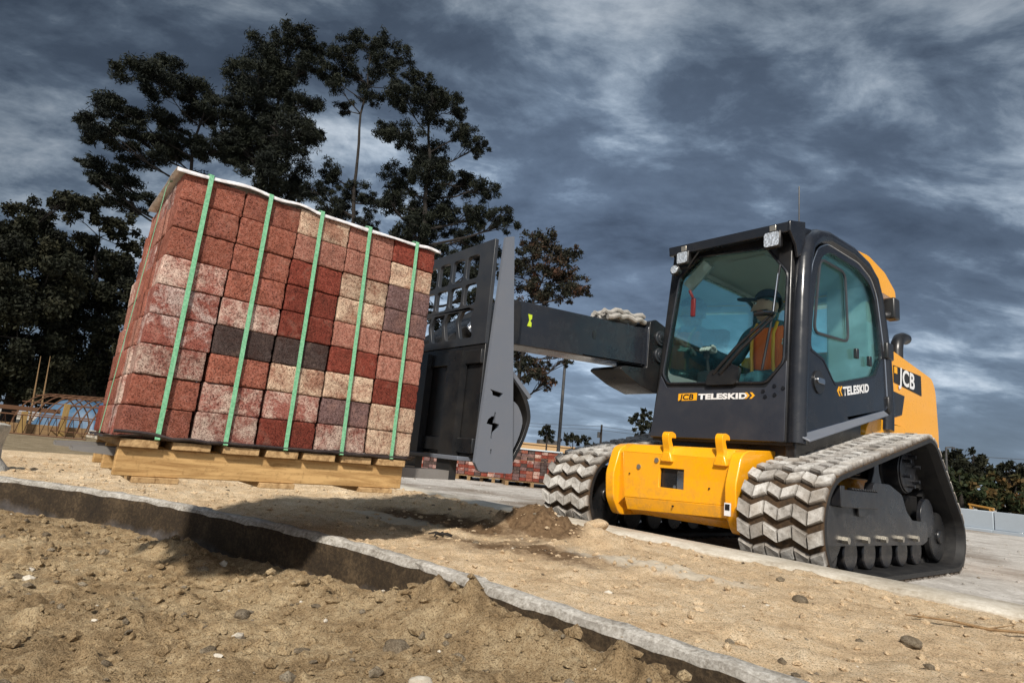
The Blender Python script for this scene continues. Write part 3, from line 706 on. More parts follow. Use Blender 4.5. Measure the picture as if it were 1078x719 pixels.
# yellow chassis
ch = MB()
ch.plate([(.19, .29), (.19, .62), (.24, .672), (.6, .69), (2.7, .69), (2.7, .28), (.75, .24), (.36, .205)], [], XP, -.42, .46)
ch = ch.build('chassis', 'yellow', ld, bevel=.012)
MB().plate([(-.335, .315), (.44, .345), (.44, .605), (-.365, .612)], [[(-.063, .405), (.118, .405), (.118, .525), (-.063, .525)]], YP, .155, .178).build('front_plate', 'yellow', ch, bevel=.004)
mb = MB(); mb.hexa([(-.365, .155, .6125), (.44, .155, .6055), (.44, .178, .6055), (-.365, .178, .6125)], [(-.32, .19, .665), (.44, .185, .665), (.44, .24, .668), (-.32, .24, .668)]); mb.build('upper_strip', 'yellow', ch, bevel=.003)
mb = MB(); mb.hexa([(-.335, .155, .3145), (.44, .155, .3445), (.44, .178, .3445), (-.335, .178, .3145)], [(-.33, .185, .235), (.44, .165, .275), (.44, .24, .275), (-.33, .24, .235)]); mb.build('lower_strip', 'yellow', ch, bevel=.003)
mb = MB(); mb.hexa([(-.3345, .155, .3145), (-.3655, .155, .612), (-.3655, .20, .612), (-.3345, .20, .3145)], [(-.42, .185, .255), (-.43, .185, .60), (-.43, .24, .60), (-.42, .24, .255)]); mb.build('corner_strip', 'yellow', ch, bevel=.003)
MB().plate([(-.40, .205), (.43, .205), (.44, .296), (.0, .271), (-.40, .258)], [], lambda u, v_, w_: (u, .20+w_+(.30-v_)*1.4, v_), 0, .02).build('lower_lip', 'yellow', ch, bevel=.004)
mb = MB(); mb.box((-.09, .182, .38), (.14, .189, .55)); mb.build('recess', 'black', ch)
mb = MB(); mb.box((.065, .165, .40), (.112, .18, .515)); mb.tube([(.045, .17, .415), (.045, .18, .415)], .012, 8); mb.build('recess_bracket', 'chrome', ch)
for x0, x1, dy_ in ((-.475, -.405, 0), (.44, .51, -.03)):
    pr = [(.20+dy_, .19), (.125+dy_, .30), (.11+dy_, .46), (.17+dy_, .635), (.24+dy_, .668), (.7, .70), (.7, .2)]
    MB().plate(roundpoly(pr, .03, 2), [], XP, x0, x1).build('cheek_plate', 'yellow', ch, bevel=.010)
for x in (-.005, .372):
    pr = [(.13, .575), (.142, .64), (.125, .69), (.118, .725), (.13, .75), (.16, .757), (.20, .745), (.205, .715), (.17, .722), (.155, .71), (.168, .68), (.19, .64), (.20, .575)]
    hk = MB().plate(roundpoly(pr, .012, 2), [], XP, x-.024, x+.024).build('tow_hook', 'yellow', ch, bevel=.006)
    mb = MB(); mb.hexa([(x-.045, .132, .565), (x+.05, .132, .565), (x+.05, .16, .565), (x-.045, .16, .565)], [(x-.026, .138, .63), (x+.026, .138, .63), (x+.026, .16, .63), (x-.026, .16, .63)]); mb.build('hook_foot', 'yellow', hk, bevel=.008)
for x, z in ((-.225, .520), (-.085, .570), (.05, .30), (.30, .43), (-.30, .47)):
    big = z > .5
    MB().tube([(x, .147, z), (x, .165, z)], .016 if big else .005, 12).build('bolt', 'bolt' if big else 'black', ch)
mb = MB(); mb.box((.452, .066, .295), (.490, .072, .365)); mb.build('warning_sticker', 'white_paint', ch)
mb = MB(); mb.box((.457, .064, .325), (.485, .066, .358)); mb.build('sticker_panel', 'decal_black', ch)

# engine cover
ec = MB().plate(roundpoly([(1.97, .66), (1.97, 1.60), (2.14, 1.615), (3.10, 1.525), (3.18, 1.43), (3.22, 1.05), (3.18, .52), (2.7, .45)], [.02, .05, .1, .12, .1, .05, .1, .05], 4), [], XP, -.56, .615).build('engine_cover', 'yellow', ld, bevel=.018)
EX = .6165
mb = MB().plate([(2.175, 1.36), (2.80, 1.335), (2.80, 1.505), (2.175, 1.495)], [], XP, EX-.001, EX+.003); dp = mb.build('side_decal', 'decal_black', ec)
MB().plate([(2.185, 1.435), (2.245, 1.435), (2.245, 1.489), (2.185, 1.487)], [(p[0], p[1]) for p in []] and [], XP, EX+.003, EX+.005).build('decal_mark', 'decal_yellow', dp)
text_mesh('decal_lettering', 'JCB', .185, 'white_paint', dp, lambda u, v_, w_: (EX+.0065, 2.285+u, 1.368+v_-.02*u), sx=1.18, shear=.1, bold=.005, spacing=1.02)
mb = MB().plate([(2.06, 1.06), (2.33, 1.12), (2.40, 1.28), (2.06, 1.29)], [], XP, EX-.003, EX+.003); mb.build('side_grille', 'black', ec, bevel=.002)
MB().plate(roundpoly([(1.50, .70), (1.50, .92), (1.62, 1.03), (2.25, 1.02), (2.42, .92), (2.45, .70)], .08, 3), [], XP, .30, .655).build('fender', 'yellow', ld, bevel=.02)
MB().tube([(.44, 2.80, 1.50), (.44, 2.80, 1.74), (.44, 2.82, 1.81), (.44, 2.87, 1.86), (.44, 2.95, 1.885), (.44, 3.03, 1.89)], .05, 18).build('exhaust_pipe', 'black', ld, smooth=True)

# cab
fy = lambda z: .42+.077*(z-.75)
FP = lambda u, v_, w_: (u, fy(v_)+w_, v_)
sx_ = lambda z: .68-.031*(z-.75)
SP = lambda u, v_, w_: (sx_(v_)+w_, u, v_)
lx_ = lambda z: -.365+.055*(z-.75)
LP = lambda u, v_, w_: (lx_(v_)+w_, u, v_)
glass = [(-.288, 1.185), (-.240, 1.116), (.486, 1.097), (.592, 1.222), (.592, 1.80), (.44, 2.005), (-.07, 2.045), (-.222, 1.905)]
cab = MB().plate([(-.356, .735), (.625, .735), (.610, 2.075), (-.275, 2.10)], [roundpoly(glass, .03, 3)], FP, 0, .05).build('cab', 'black', ld, bevel=.008)
MB().plate(roundpoly([(-.352, .738), (.618, .738), (.612, 1.235), (.485, 1.066), (-.243, 1.086), (-.305, 1.18)], .012, 2), [], FP, -.008, .0).build('front_panel', 'cab_panel', cab, bevel=.003)
mb = MB(); g2 = roundpoly(glass, .03, 3)
mb.tube([FP(p[0], p[1], -.006) for p in g2+g2[:1]], .009, 6, cap=False); mb.build('window_seal', 'cab_black', cab, smooth=True)
ws = MB().plate(roundpoly(glass, .03, 3), [], FP, .012, .018).build('windscreen', 'glass', cab)
for p in ((.475, 1.045), (.545, 1.075), (.55, 1.02), (.49, 1.01), (.60, 1.06)):
    MB().tube([FP(p[0], p[1], -.016), FP(p[0], p[1], -.006)], .011, 10).build('panel_bolt', 'frame_grey', cab)
# front decal
fd = MB().plate([(-.138, .990), (.008, .993), (.008, 1.043), (-.138, 1.040)], [[(-.132, .996), (.002, .998), (.002, 1.037), (-.132, 1.035)]], FP, -.0105, -.008).build('front_decal', 'decal_yellow', cab)
MB().plate([(-.131, .997), (.001, .999), (.001, 1.036), (-.131, 1.034)], [], FP, -.0095, -.008).build('decal_field', 'decal_yellow', fd)
text_mesh('decal_lettering', 'JCB', .052, 'decal_black', fd, lambda u, v_, w_: FP(-.122+u, .9985+v_, -.0115), sx=1.32, shear=.1, bold=.0014, spacing=1.0)
text_mesh('model_lettering', 'TELESKID', .050, 'white_paint', cab, lambda u, v_, w_: FP(.022+u, .9995+v_, -.0105), sx=1.60, bold=.0026, spacing=1.05)
mb = MB()
for k in range(2):
    x = .353+k*.034; mb.plate([(x, 1.038), (x+.014, 1.038), (x+.034, 1.018), (x+.014, .998), (x, .998), (x+.018, 1.018)], [], FP, -.0105, -.008)
mb.build('chevron_mark', 'decal_yellow', cab)
# near side: rounded frame arch, door
arch = [(.66, .475, .735), (.655, .51, 1.2), (.642, .565, 1.65), (.632, .61, 1.90), (.624, .68, 2.04), (.62, .80, 2.125), (.618, .96, 2.165), (.617, 1.35, 2.178), (.617, 1.60, 2.145), (.62, 1.74, 2.07), (.625, 1.815, 1.93), (.633, 1.86, 1.70), (.642, 1.895, 1.45), (.652, 1.895, 1.12), (.655, 1.87, .95)]
MB().tube(arch, .056, 14).build('side_frame', 'cab_black', cab, smooth=True, angle=80)
dout = [(.452, .79), (.535, 1.215), (.60, 1.58), (.685, 1.90), (.785, 2.045), (.93, 2.115), (1.44, 2.125), (1.66, 2.065), (1.755, 1.95), (1.80, 1.73), (1.845, 1.48), (1.845, 1.13), (1.80, 1.095)]
dhole = [(.628, 1.335), (.80, 1.30), (.95, 1.165), (1.645, 1.325), (1.79, 1.475), (1.765, 1.70), (1.715, 1.92), (1.63, 2.02), (1.42, 2.075), (.96, 2.065), (.84, 2.0), (.76, 1.87), (.685, 1.60)]
door = MB().plate(roundpoly(dout, .05, 3), [roundpoly(dhole, .05, 3)], SP, -.03, .012).build('door', 'cab_black', cab, bevel=.004)
MB().plate(roundpoly(dhole, .05, 3), [], SP, -.012, -.006).build('door_window', 'side_glass', door)
sl = roundpoly([(.835, 1.985), (.705, 1.455), (1.228, 1.492), (1.225, 1.992)], .07, 4)
mb = MB(); mb.tube([SP(p[0], p[1], .0) for p in sl+sl[:1]], .010, 6, cap=False); mb.build('sliding_pane_frame', 'dark_steel', door, smooth=True)
mb = MB(); ol = roundpoly(dout, .05, 3); mb.tube([SP(p[0], p[1], .0115) for p in ol+ol[:1]], .0055, 6, cap=False); mb.build('door_trim', 'chrome', door, smooth=True)
mb = MB(); hl = roundpoly([(p[0], p[1]) for p in dhole[:5]]+[(1.76, 1.46), (1.63, 1.31), (.955, 1.15), (.795, 1.285), (.63, 1.318)], .01, 1); mb.plate(hl, [], SP, .012, .015); mb.build('panel_trim', 'frame_grey', door)
mb = MB(); mb.plate(disc((.712, 1.135), .072, 28), [], SP, .010, .022); hd = mb.build('door_handle', 'black', door, bevel=.006)
mb = MB(); mb.plate(rrect(.665, 1.125, .765, 1.16, .015), [], SP, .022, .034); mb.build('handle_grip', 'chrome', hd, bevel=.006)
text_mesh('door_lettering', 'TELESKID', .078, 'white_paint', door, lambda u, v_, w_: SP(1.075+u, 1.102+v_+.20*u, .0135), sx=1.27, bold=.0036, spacing=1.05)
mb = MB()
for k in range(2):
    y = .985+k*.036; z = 1.118+k*.008; mb.plate([(y, z), (y+.028, z+.030+.004), (y+.042, z+.034), (y+.018, z), (y+.042, z-.028), (y+.028, z-.030)], [], SP, .012, .014)
mb.build('chevron_mark', 'decal_yellow', door)
for yy, zz in ((1.335, 1.43), (1.56, 1.415)):
    MB().box((sx_(zz)-.005, yy-.02, zz-.035), (sx_(zz)+.02, yy+.02, zz+.035)).build('window_catch', 'black', door, bevel=.005)
for zz in (1.14, 1.55):
    MB().box((.64, 1.83, zz-.07), (.70, 1.95, zz+.06)).build('door_hinge', 'black', cab, bevel=.012)
mb = MB(); mb.hexa([(.665, .44, .785), (.745, .46, .745), (.735, 1.70, 1.04), (.665, 1.79, 1.085)], [(.665, .44, .797), (.745, .46, .757), (.735, 1.70, 1.052), (.665, 1.79, 1.097)]); mb.build('sill_guard', 'grey_steel', cab, bevel=.003)
mb = MB(); mb.hexa([(.60, .46, .60), (.66, .46, .60), (.66, 1.40, .60), (.60, 1.40, .60)], [(.60, .46, .79), (.665, .46, .78), (.665, 1.40, .995), (.60, 1.40, .995)]); mb.build('lower_side', 'black', cab, bevel=.006)
# far side and rear of the cab
lw = [(.50, 1.2), (1.70, 1.2), (1.70, 1.95), (1.5, 2.02), (.72, 2.02), (.55, 1.9)]
MB().plate([(.44, .735), (1.88, .735), (1.86, 1.9), (1.75, 2.1), (.52, 2.1)], [roundpoly(lw, .06, 3)], LP, 0, .04).build('far_side_frame', 'black', cab, bevel=.006)
MB().plate([(.48, .78), (1.82, .78), (1.80, 1.9), (1.72, 2.05), (.54, 2.06)], [roundpoly(lw, .06, 3)], LP, .042, .052).build('side_trim', 'liner', cab)
MB().plate(roundpoly(lw, .06, 3), [], LP, .012, .018).build('far_side_window', 'side_glass', cab)
rw = [(-.18, 1.38), (.50, 1.38), (.49, 1.98), (-.16, 1.98)]
MB().plate([(-.36, .735), (.66, .735), (.61, 2.12), (-.29, 2.12)], [roundpoly(rw, .08, 3)], YP, 1.83, 1.87).build('rear_frame', 'liner', cab, bevel=.006)
MB().plate(roundpoly(rw, .08, 3), [], YP, 1.845, 1.851).build('rear_window', 'side_glass', cab)
mb = MB(); mb.plate(roundpoly([(.50, 2.085), (.50, 2.12), (.78, 2.175), (1.40, 2.205), (1.72, 2.16), (1.86, 2.06), (1.80, 2.04), (1.4, 2.12), (.8, 2.11)], .03, 2), [], XP, -.28, .615); mb.build('roof', 'cab_black', cab, bevel=.01)
mb = MB(); mb.plate([(.52, 2.075), (1.80, 2.03), (1.4, 2.11), (.8, 2.10)], [], XP, -.27, .60); mb.box((.02, .75, 2.055), (.30, 1.0, 2.09)); mb.build('headliner', 'liner', cab)
mb = MB(); mb.box((.30, 1.72, 1.15), (.62, 1.82, 2.06)); mb.box((-.30, 1.76, 1.2), (-.20, 1.82, 2.06)); mb.build('rear_post_trim', 'liner', cab, bevel=.02)
MB().box((-.35, .45, .72), (.65, 1.85, .76)).build('cab_floor', 'seat_black', cab)
MB().box((-.33, .52, .58), (.60, 1.85, .735)).build('under_cab', 'black', cab, bevel=.01)
# sun visor shelf over the windscreen
mb = MB(); mb.hexa([(-.265, .425, 2.062), (.640, .425, 2.045), (.620, .62, 2.075), (-.27, .62, 2.09)], [(-.265, .415, 2.128), (.640, .415, 2.110), (.620, .66, 2.165), (-.27, .66, 2.165)]); mb.build('roof_visor', 'cab_black', cab, bevel=.006)
mb = MB(); mb.plate([(.415, 2.05), (.415, 2.115), (.62, 2.17), (.62, 1.98), (.52, 1.90), (.49, 1.98)], [], XP, .628, .645); mb.build('visor_cheek', 'cab_black', cab, bevel=.004)
# work lights
for x, z, s_ in ((-.135, 2.022, .105), (.530, 2.008, .120)):
    mb = MB(); h = s_/2
    mb.hexa([(x-h, .405, z-h), (x+h, .405, z-h), (x+h, .405, z+h), (x-h, .405, z+h)], [(x-h*.7, .47, z-h*.7), (x+h*.7, .47, z-h*.7), (x+h*.7, .47, z+h*.7), (x-h*.7, .47, z+h*.7)])
    wlgt = mb.build('work_light', 'black', cab, bevel=.010)
    MB().plate(rrect(x-h*.80, z-h*.78, x+h*.80, z+h*.78, .014), [], YP, .397, .4045).build('lens', 'lens', wlgt, bevel=.003)
    MB().box((x-.022, .415, z+h), (x+.022, .44, z+h+.04)).build('bracket', 'bolt', wlgt, bevel=.003)
mb = MB(); mb.tube([(-.20, .405, 1.945), (-.20, .45, 1.945)], .040, 20); rl = mb.build('round_lamp', 'black', cab, bevel=.006)
MB().plate(disc((-.20, 1.945), .030, 20), [], YP, .399, .4045).build('lens', 'lens', rl, bevel=.002)
MB().tube([(-.17, .43, 1.95), (-.11, .44, 1.955), (-.02, .44, 2.06)], .006, 6).build('lamp_arm', 'black', rl)
# wiper
mb = MB()
mb.tube([FP(.135, 1.165, -.03), FP(.30, 1.335, -.045), FP(.505, 1.525, -.03)], [.014, .012, .008], 8); mb.tube([FP(.185, 1.165, -.035), FP(.33, 1.315, -.05), FP(.515, 1.50, -.03)], [.014, .012, .008], 8)
mb.plate(roundpoly([(.08, 1.09), (.30, 1.09), (.32, 1.20), (.24, 1.235), (.19, 1.16), (.13, 1.20), (.09, 1.16)], .02, 2), [], FP, -.035, -.002)
wi = mb.build('wiper', 'black', cab, smooth=True)
mb = MB(); mb.tube([FP(.462, 1.18, -.016), FP(.51, 1.50, -.02), FP(.545, 1.86, -.016)], .008, 6); mb.tube([FP(.40, 1.545, -.03), FP(.53, 1.535, -.03)], .014, 8)
mb.build('wiper_blade', 'black', wi)
mb = MB(); mb.tube([FP(.47, 1.545, -.045), FP(.535, 1.535, -.045)], .012, 8); mb.tube([FP(.522, 1.55, -.03), FP(.54, 1.80, -.03)], .0045, 6); mb.build('wiper_joint', 'chrome', wi)
# rear roof scoop, mirror, antenna
MB().plate(roundpoly([(1.30, 2.225), (1.70, 2.262), (2.02, 2.215), (2.24, 2.11), (2.24, 2.035), (1.95, 2.035), (1.88, 1.96), (1.80, 2.06)], .03, 2), [], XP, -.15, .625).build('roof_scoop', 'yellow', ld, bevel=.015)
mb = MB(); mb.box((.655, 1.88, 1.80), (.735, 1.99, 1.965)); mb.tube([(.64, 1.86, 1.83), (.70, 1.90, 1.83)], .03, 8); mir = mb.build('rear_lamp', 'black', ld, bevel=.018)
MB().box((.665, 1.99, 1.815), (.725, 1.996, 1.95)).build('lens', 'lens', mir)
mb = MB(); mb.tube([(.40, 1.05, 2.185), (.40, 1.05, 2.215)], .016, 8); mb.tube([(.40, 1.05, 2.2), (.395, 1.06, 2.66)], .0045, 6); mb.build('antenna', 'black', ld)
# interior
st = MB(); st.box((-.16, 1.02, 1.02), (.29, 1.46, 1.14)); st.hexa([(-.17, 1.42, 1.08), (.29, 1.42, 1.08), (.29, 1.54, 1.08), (-.17, 1.54, 1.08)], [(-.13, 1.56, 1.76), (.23, 1.56, 1.76), (.23, 1.66, 1.76), (-.13, 1.66, 1.76)]); st.box((-.08, 1.1, .76), (.20, 1.4, 1.02))
st = st.build('operator_seat', 'seat_black', cab, bevel=.04)
for x in (-.23, .43):
    MB().box((x-.07, .86, 1.12), (x+.07, 1.4, 1.28)).build('control_pod', 'frame_grey', cab, bevel=.03)
    mb = MB(); mb.tube([(x, .93, 1.28), (x, .90, 1.40)], .012, 8); mb.tube([(x, .90, 1.38), (x, .885, 1.47)], [.022, .028], 10); mb.build('joystick', 'seat_black', cab, smooth=True)
mb = MB(); mb.box((.50, .62, 1.14), (.60, .80, 1.30)); mb.build('dash_box', 'white_paint', cab, bevel=.02)
mb = MB(); mb.box((-.20, .62, 1.64), (-.165, .64, 1.78)); mb.tube([(-.18, .62, 1.78), (-.2, .6, 1.84)], .012, 6); mb.build('emergency_hammer', 'red', cab, bevel=.008)
mb = MB(); mb.hexa([(-.22, .55, 1.88), (-.05, .55, 2.03), (-.06, .60, 2.04), (-.23, .60, 1.89)], [(-.20, .62, 1.84), (-.03, .62, 1.99), (-.04, .66, 2.0), (-.21, .66, 1.85)]); mb.build('sun_blind', 'liner', cab)

# boom
bm_ = MB().plate(roundpoly([(-.92, 1.163), (.42, 1.245), (.42, 1.53), (-.92, 1.438)], .02, 2), [], XP, -.64, -.42).build('boom', 'boom', ld, bevel=.02, bseg=3)
MB().plate(roundpoly([(.40, 1.17), (2.45, 1.12), (2.5, 1.42), (.40, 1.555)], .03, 2), [], XP, -.672, -.40).build('outer_boom', 'boom', ld, bevel=.02)
MB().plate(roundpoly([(2.2, .68), (2.75, .68), (2.65, 1.45), (2.4, 1.52), (2.25, 1.45)], .05, 2), [], XP, -.70, -.385).build('boom_pivot', 'yellow', ld, bevel=.012)
kb = MB(); kb.plate(roundpoly([(.10, 1.175), (.30, 1.10), (.52, 1.055), (.62, 1.10), (.62, 1.57), (.47, 1.61), (.41, 1.58), (.40, 1.225), (.14, 1.205)], .02, 2), [], XP, -.685, -.395)
kb = kb.build('boom_collar', 'black', ld, bevel=.008)
for z in (1.475, 1.345):
    mb = MB(); mb.tube([(-.396, .53, z), (-.380, .53, z)], .056, 24); mb.tube([(-.38, .53, z), (-.374, .53, z)], .034, 20); rr_ = mb.build('wear_pad_roller', 'dark_steel', kb, bevel=.003)
    MB().tube([(-.374, .53, z), (-.370, .53, z)], .015, 12).build('roller_pin', 'black', rr_)
mb = MB(); mb.plate([(-.755, 1.30), (-.722, 1.30), (-.722, 1.325), (-.735, 1.338), (-.722, 1.351), (-.722, 1.376), (-.755, 1.376), (-.742, 1.338)], [], XP, -.4195, -.4175); mb.build('boom_mark', 'lime', bm_)
mb = MB(); mb.plate(rrect(-.17, 1.34, -.14, 1.395, .01), [], XP, -.4195, -.4165); mb.build('boom_plug', 'black', bm_)
mb = MB()
for k in range(7):
    pth = [(-.60+.030*k+.012*math.sin(i*.9+k*2.1), -.03+i*.035, 1.528+.02*((k*37) % 3)+.008*math.sin(i*1.7+k*1.7)+i*.004+(.012 if 2 < i < 8 else 0)) for i in range(13)]
    mb.tube(pth, [.019+.005*noise.noise(Vector((i*1.1, k*3, 0))) for i in range(13)], 8)
mb.build('hose_bundle', 'wrap_grey', ld, smooth=True)

# fork carriage
X0, X1 = -1.03, .03
cols = [(-1.0+i*.1335, -1.0+i*.1335+.108) for i in range(7)]
holes = []
for a, b in cols:
    holes.append(rrect(a, 1.385, b, 1.512, .022, 3)); holes.append(rrect(a, 1.245, b, 1.358, .022, 3))
    m_ = .028; holes.append(roundpoly([(a, 1.218), (b, 1.218), (b-m_, 1.165), (b+.004, 1.07), (a+.004, 1.07), (a-m_, 1.165)], .014, 2))
car = MB().plate([(X0, 1.03), (X1, 1.03), (X1, 1.567), (X0, 1.567)], holes, YP, -1.39, -1.368).build('fork_carriage', 'dark_steel', ld, bevel=.003)
mb = MB(); mb.box((X0, -1.385, .485), (X1, -1.35, 1.03)); mb.box((X0, -1.405, .93), (X1, -1.385, 1.0)); mb.box((X0, -1.405, .50), (X1, -1.385, .57)); mb.build('lower_plate', 'black', car, bevel=.004)
mb = MB(); mb.box((-.95, -1.45, .462), (-.01, -1.35, .482)); mb.build('foot_ledge', 'grey_steel', car, bevel=.003)
spo = roundpoly([(-1.392, .424), (-1.155, .421), (-1.298, 1.602), (-1.340, 1.582)], [.03, .03, .012, .012], 4)
sh = [[(-1.345, .811), (-1.262, .801), (-1.272, .778), (-1.325, .784), (-1.33, .80)], [(-1.302, .705), (-1.294, .705), (-1.294, .654), (-1.268, .650), (-1.268, .632), (-1.29, .612), (-1.302, .595), (-1.304, .575), (-1.312, .58), (-1.310, .642), (-1.345, .646), (-1.337, .668), (-1.32, .682), (-1.304, .686)], [(-1.306, .507), (-1.298, .507), (-1.298, .529), (-1.306, .529)]]
for xx in (.031, -1.049):
    mb = MB(); zb = [.421, .56, .75, .85, 1.59]; le = lambda z: -1.392+.052*(z-.424)/1.158; re_ = lambda z: -1.155-.133*(z-.421)/1.181
    for i_ in range(4):
        a_, b_ = zb[i_], zb[i_+1]; po = [(le(a_), a_), (re_(a_), a_), (re_(b_), b_ if i_ < 3 else 1.605), (le(b_), b_ if i_ < 3 else 1.585)]
        if i_ == 0: po = [(le(.46), .46), (-1.365, .426), (-1.35, .421), (-1.17, .421), (-1.158, .428), (re_(.45), .45), (re_(b_), b_), (le(b_), b_)]
        mb.plate(po, [[sh[2]], [sh[1]], [sh[0]], []][i_], XP, xx, xx+.018)
    mb.build('side_plate', 'grey_steel', car)
oc = [(-1.20, .935), (-1.115, .862), (-1.055, .777), (-1.032, .70), (-1.062, .597), (-1.135, .458)]
ic = [(-1.152, .470), (-1.082, .602), (-1.056, .70), (-1.078, .765), (-1.13, .842), (-1.208, .905)]
gd = MB().plate(roundpoly(oc, .04, 3)+roundpoly(ic, .04, 3), [], XP, -.98, .012).build('rear_guard', 'black', car, bevel=.004)
MB().plate([(-1.24, .78)]+roundpoly([(-1.25, .80), (-1.19, .792), (-1.125, .765), (-1.078, .69), (-1.10, .598), (-1.165, .472), (-1.25, .472)], .04, 3), [], XP, -.01, .006).build('guard_cheek', 'grey_steel', gd, bevel=.003)
mb = MB(); mb.hexa([(-.02, -1.215, .925), (.014, -1.215, .925), (.014, -1.198, .94), (-.02, -1.198, .94)], [(-.02, -1.062, .80), (.014, -1.062, .80), (.014, -1.045, .815), (-.02, -1.045, .815)]); mb.build('guard_edge', 'grey_steel', gd)
for x in (-.155, -.475):
    pr = roundpoly([(-2.94+(.0 if x < -.3 else .03), .396), (-2.94+(.0 if x < -.3 else .03), .401), (-2.75, .408), (-1.43, .410), (-1.43, 1.0), (-1.39, 1.0), (-1.39, .368), (-1.6, .366), (-2.7, .372)], [.003, .003, .02, .01, .01, .01, .04, .02, .02], 2)
    pr2 = [p for p in pr if p[0] < -1.45]; pr2 = sorted([p for p in pr2 if p[1] < .387], key=lambda p: p[0]); up_ = sorted([p for p in pr if p[0] < -1.45 and p[1] >= .387], key=lambda p: -p[0])
    mb = MB(); mb.plate([(-1.43, .3675), (-1.39, .3675), (-1.39, 1.0), (-1.43, 1.0)], [], XP, x-.06, x+.06, 0); mb.plate([(p[0], p[1]) for p in [(up_[-1][0], .388)]+pr2]+[(-1.4305, .368), (-1.4305, .410)]+up_, [], XP, x-.0595, x+.0595, 1)
    mb.build('fork_tine', ['black', 'fork_steel'], car)
hn = MB(); hn.plate(roundpoly([(-1.36, .55), (-1.36, 1.10), (-1.1, 1.30), (-.93, 1.42), (-.86, 1.42), (-.86, 1.18), (-1.05, 1.02), (-1.12, .60)], .03, 2), [], XP, -.70, -.36); hn.build('hitch', 'black', car, bevel=.008)
mb = MB(); mb.tube([(-.12, -1.30, 1.24), (-.36, -1.20, 1.16)], .026, 14); mb.tube([(-.30, -1.22, 1.18), (-.62, -1.10, 1.10)], .045, 16); mb.build('tilt_cylinder', 'chrome', car, smooth=True)

# ------------------------------------------------------------------ operator
def skin(name, mat, verts, edges, radii, lvl=2):
    me = bpy.data.meshes.new(name); me.from_pydata(verts, edges, []); o = bpy.data.objects.new(name, me); COL.objects.link(o)
    o.modifiers.new('skin', 'SKIN').use_smooth_shade = True; s2 = o.modifiers.new('sub', 'SUBSURF'); s2.levels = lvl; s2.render_levels = lvl
    for i, r in enumerate(radii):
        r = r if isinstance(r, tuple) else (r, r); me.skin_vertices[0].data[i].radius = r
    me.skin_vertices[0].data[0].use_root = True
    dg = bpy.context.evaluated_depsgraph_get(); m2 = bpy.data.meshes.new_from_object(o.evaluated_get(dg)); bpy.data.objects.remove(o)
    m2.name = name; m2.materials.clear(); m2.materials.append(M[mat]); m2.polygons.foreach_set('use_smooth', [True]*len(m2.polygons))
    o = bpy.data.objects.new(name, m2); COL.objects.link(o); return o
HX = .06
V, E_, Rr = [], [], []
def vtx(p, r, frm=None):
    V.append(p); Rr.append(r); i = len(V)-1
    if frm is not None: E_.append((frm, i))
    return i
pel = vtx((HX, 1.30, 1.20), (.15, .12)); wst = vtx((HX, 1.33, 1.36), (.14, .11), pel); chs = vtx((HX, 1.33, 1.54), (.165, .12), wst); shl = vtx((HX, 1.33, 1.66), (.12, .09), chs); nk = vtx((HX, 1.31, 1.735), .052, shl)
hd0 = vtx((HX-.005, 1.295, 1.80), (.072, .085), nk); hd1 = vtx((HX-.01, 1.285, 1.86), (.078, .095), hd0); hd2 = vtx((HX-.01, 1.29, 1.915), (.066, .080), hd1)
for sg, gx, gy, gz in ((1, .42, .93, 1.44), (-1, -.22, .93, 1.44)):
    a = vtx((HX+.19*sg, 1.33, 1.63), .066, shl); b = vtx((HX+.26*sg, 1.25, 1.40), .05, a); c = vtx((gx*.7+(HX+.26*sg)*.3, 1.02, 1.42), .04, b); d = vtx((gx, gy+.02, gz), (.036, .024), c)
    for k in range(4): f1 = vtx((gx-.025+.016*k, gy-.055, gz+.012), .009, d); f2 = vtx((gx-.022+.015*k, gy-.085, gz-.012), .008, f1)
    f1 = vtx((gx-.04*sg, gy-.02, gz+.03), .010, d); f2 = vtx((gx-.03*sg, gy-.055, gz+.035), .009, f1)
    h = vtx((HX+.09*sg, 1.22, 1.20), .095, pel); k_ = vtx((HX+.13*sg, .82, 1.20), .068, h); an = vtx((HX+.13*sg, .74, .83), .045, k_); ft = vtx((HX+.13*sg, .60, .79), (.045, .035), an)
pe = thing('person', (HX, 1.3, 1.12), 'seated operator in a dark blue cap and orange high visibility vest inside the cab', 'person')
body = skin('body', 'teal_cloth', V, E_, Rr); put(body, pe)
# face and neck skin, hands gloved, vest, cap as separate clothing / hair pieces
def ell(name, mat, c, r, parent, cut=None, rot=0.0):
    bm = bmesh.new(); bmesh.ops.create_uvsphere(bm, u_segments=24, v_segments=16, radius=1)
    if cut: bmesh.ops.delete(bm, geom=[v for v in bm.verts if cut(v.co)], context='VERTS')
    me = bpy.data.meshes.new(name); 
    for v in bm.verts: v.co = Matrix.Rotation(rot, 3, 'Z') @ Vector((v.co.x*r[0], v.co.y*r[1], v.co.z*r[2]))+Vector(c)
    bm.to_mesh(me); bm.free(); me.materials.append(M[mat]); me.polygons.foreach_set('use_smooth', [True]*len(me.polygons)); o = bpy.data.objects.new(name, me); COL.objects.link(o); put(o, parent); return o
hv_ = [(HX-.01, 1.285, 1.775), (HX-.012, 1.275, 1.83), (HX-.012, 1.285, 1.89), (HX-.030, 1.172, 1.822), (HX-.022, 1.205, 1.765), (HX+.01, 1.32, 1.72)]
hdm = skin('head', 'skin', hv_, [(0, 1), (1, 2), (1, 3), (0, 4), (0, 5)], [(.075, .085), (.088, .103), (.078, .093), .016, .030, .058]); put(hdm, pe)
cap = ell('cap', 'navy', (HX-.012, 1.285, 1.895), (.10, .115, .085), pe, lambda c: c.z < -.1, .6)
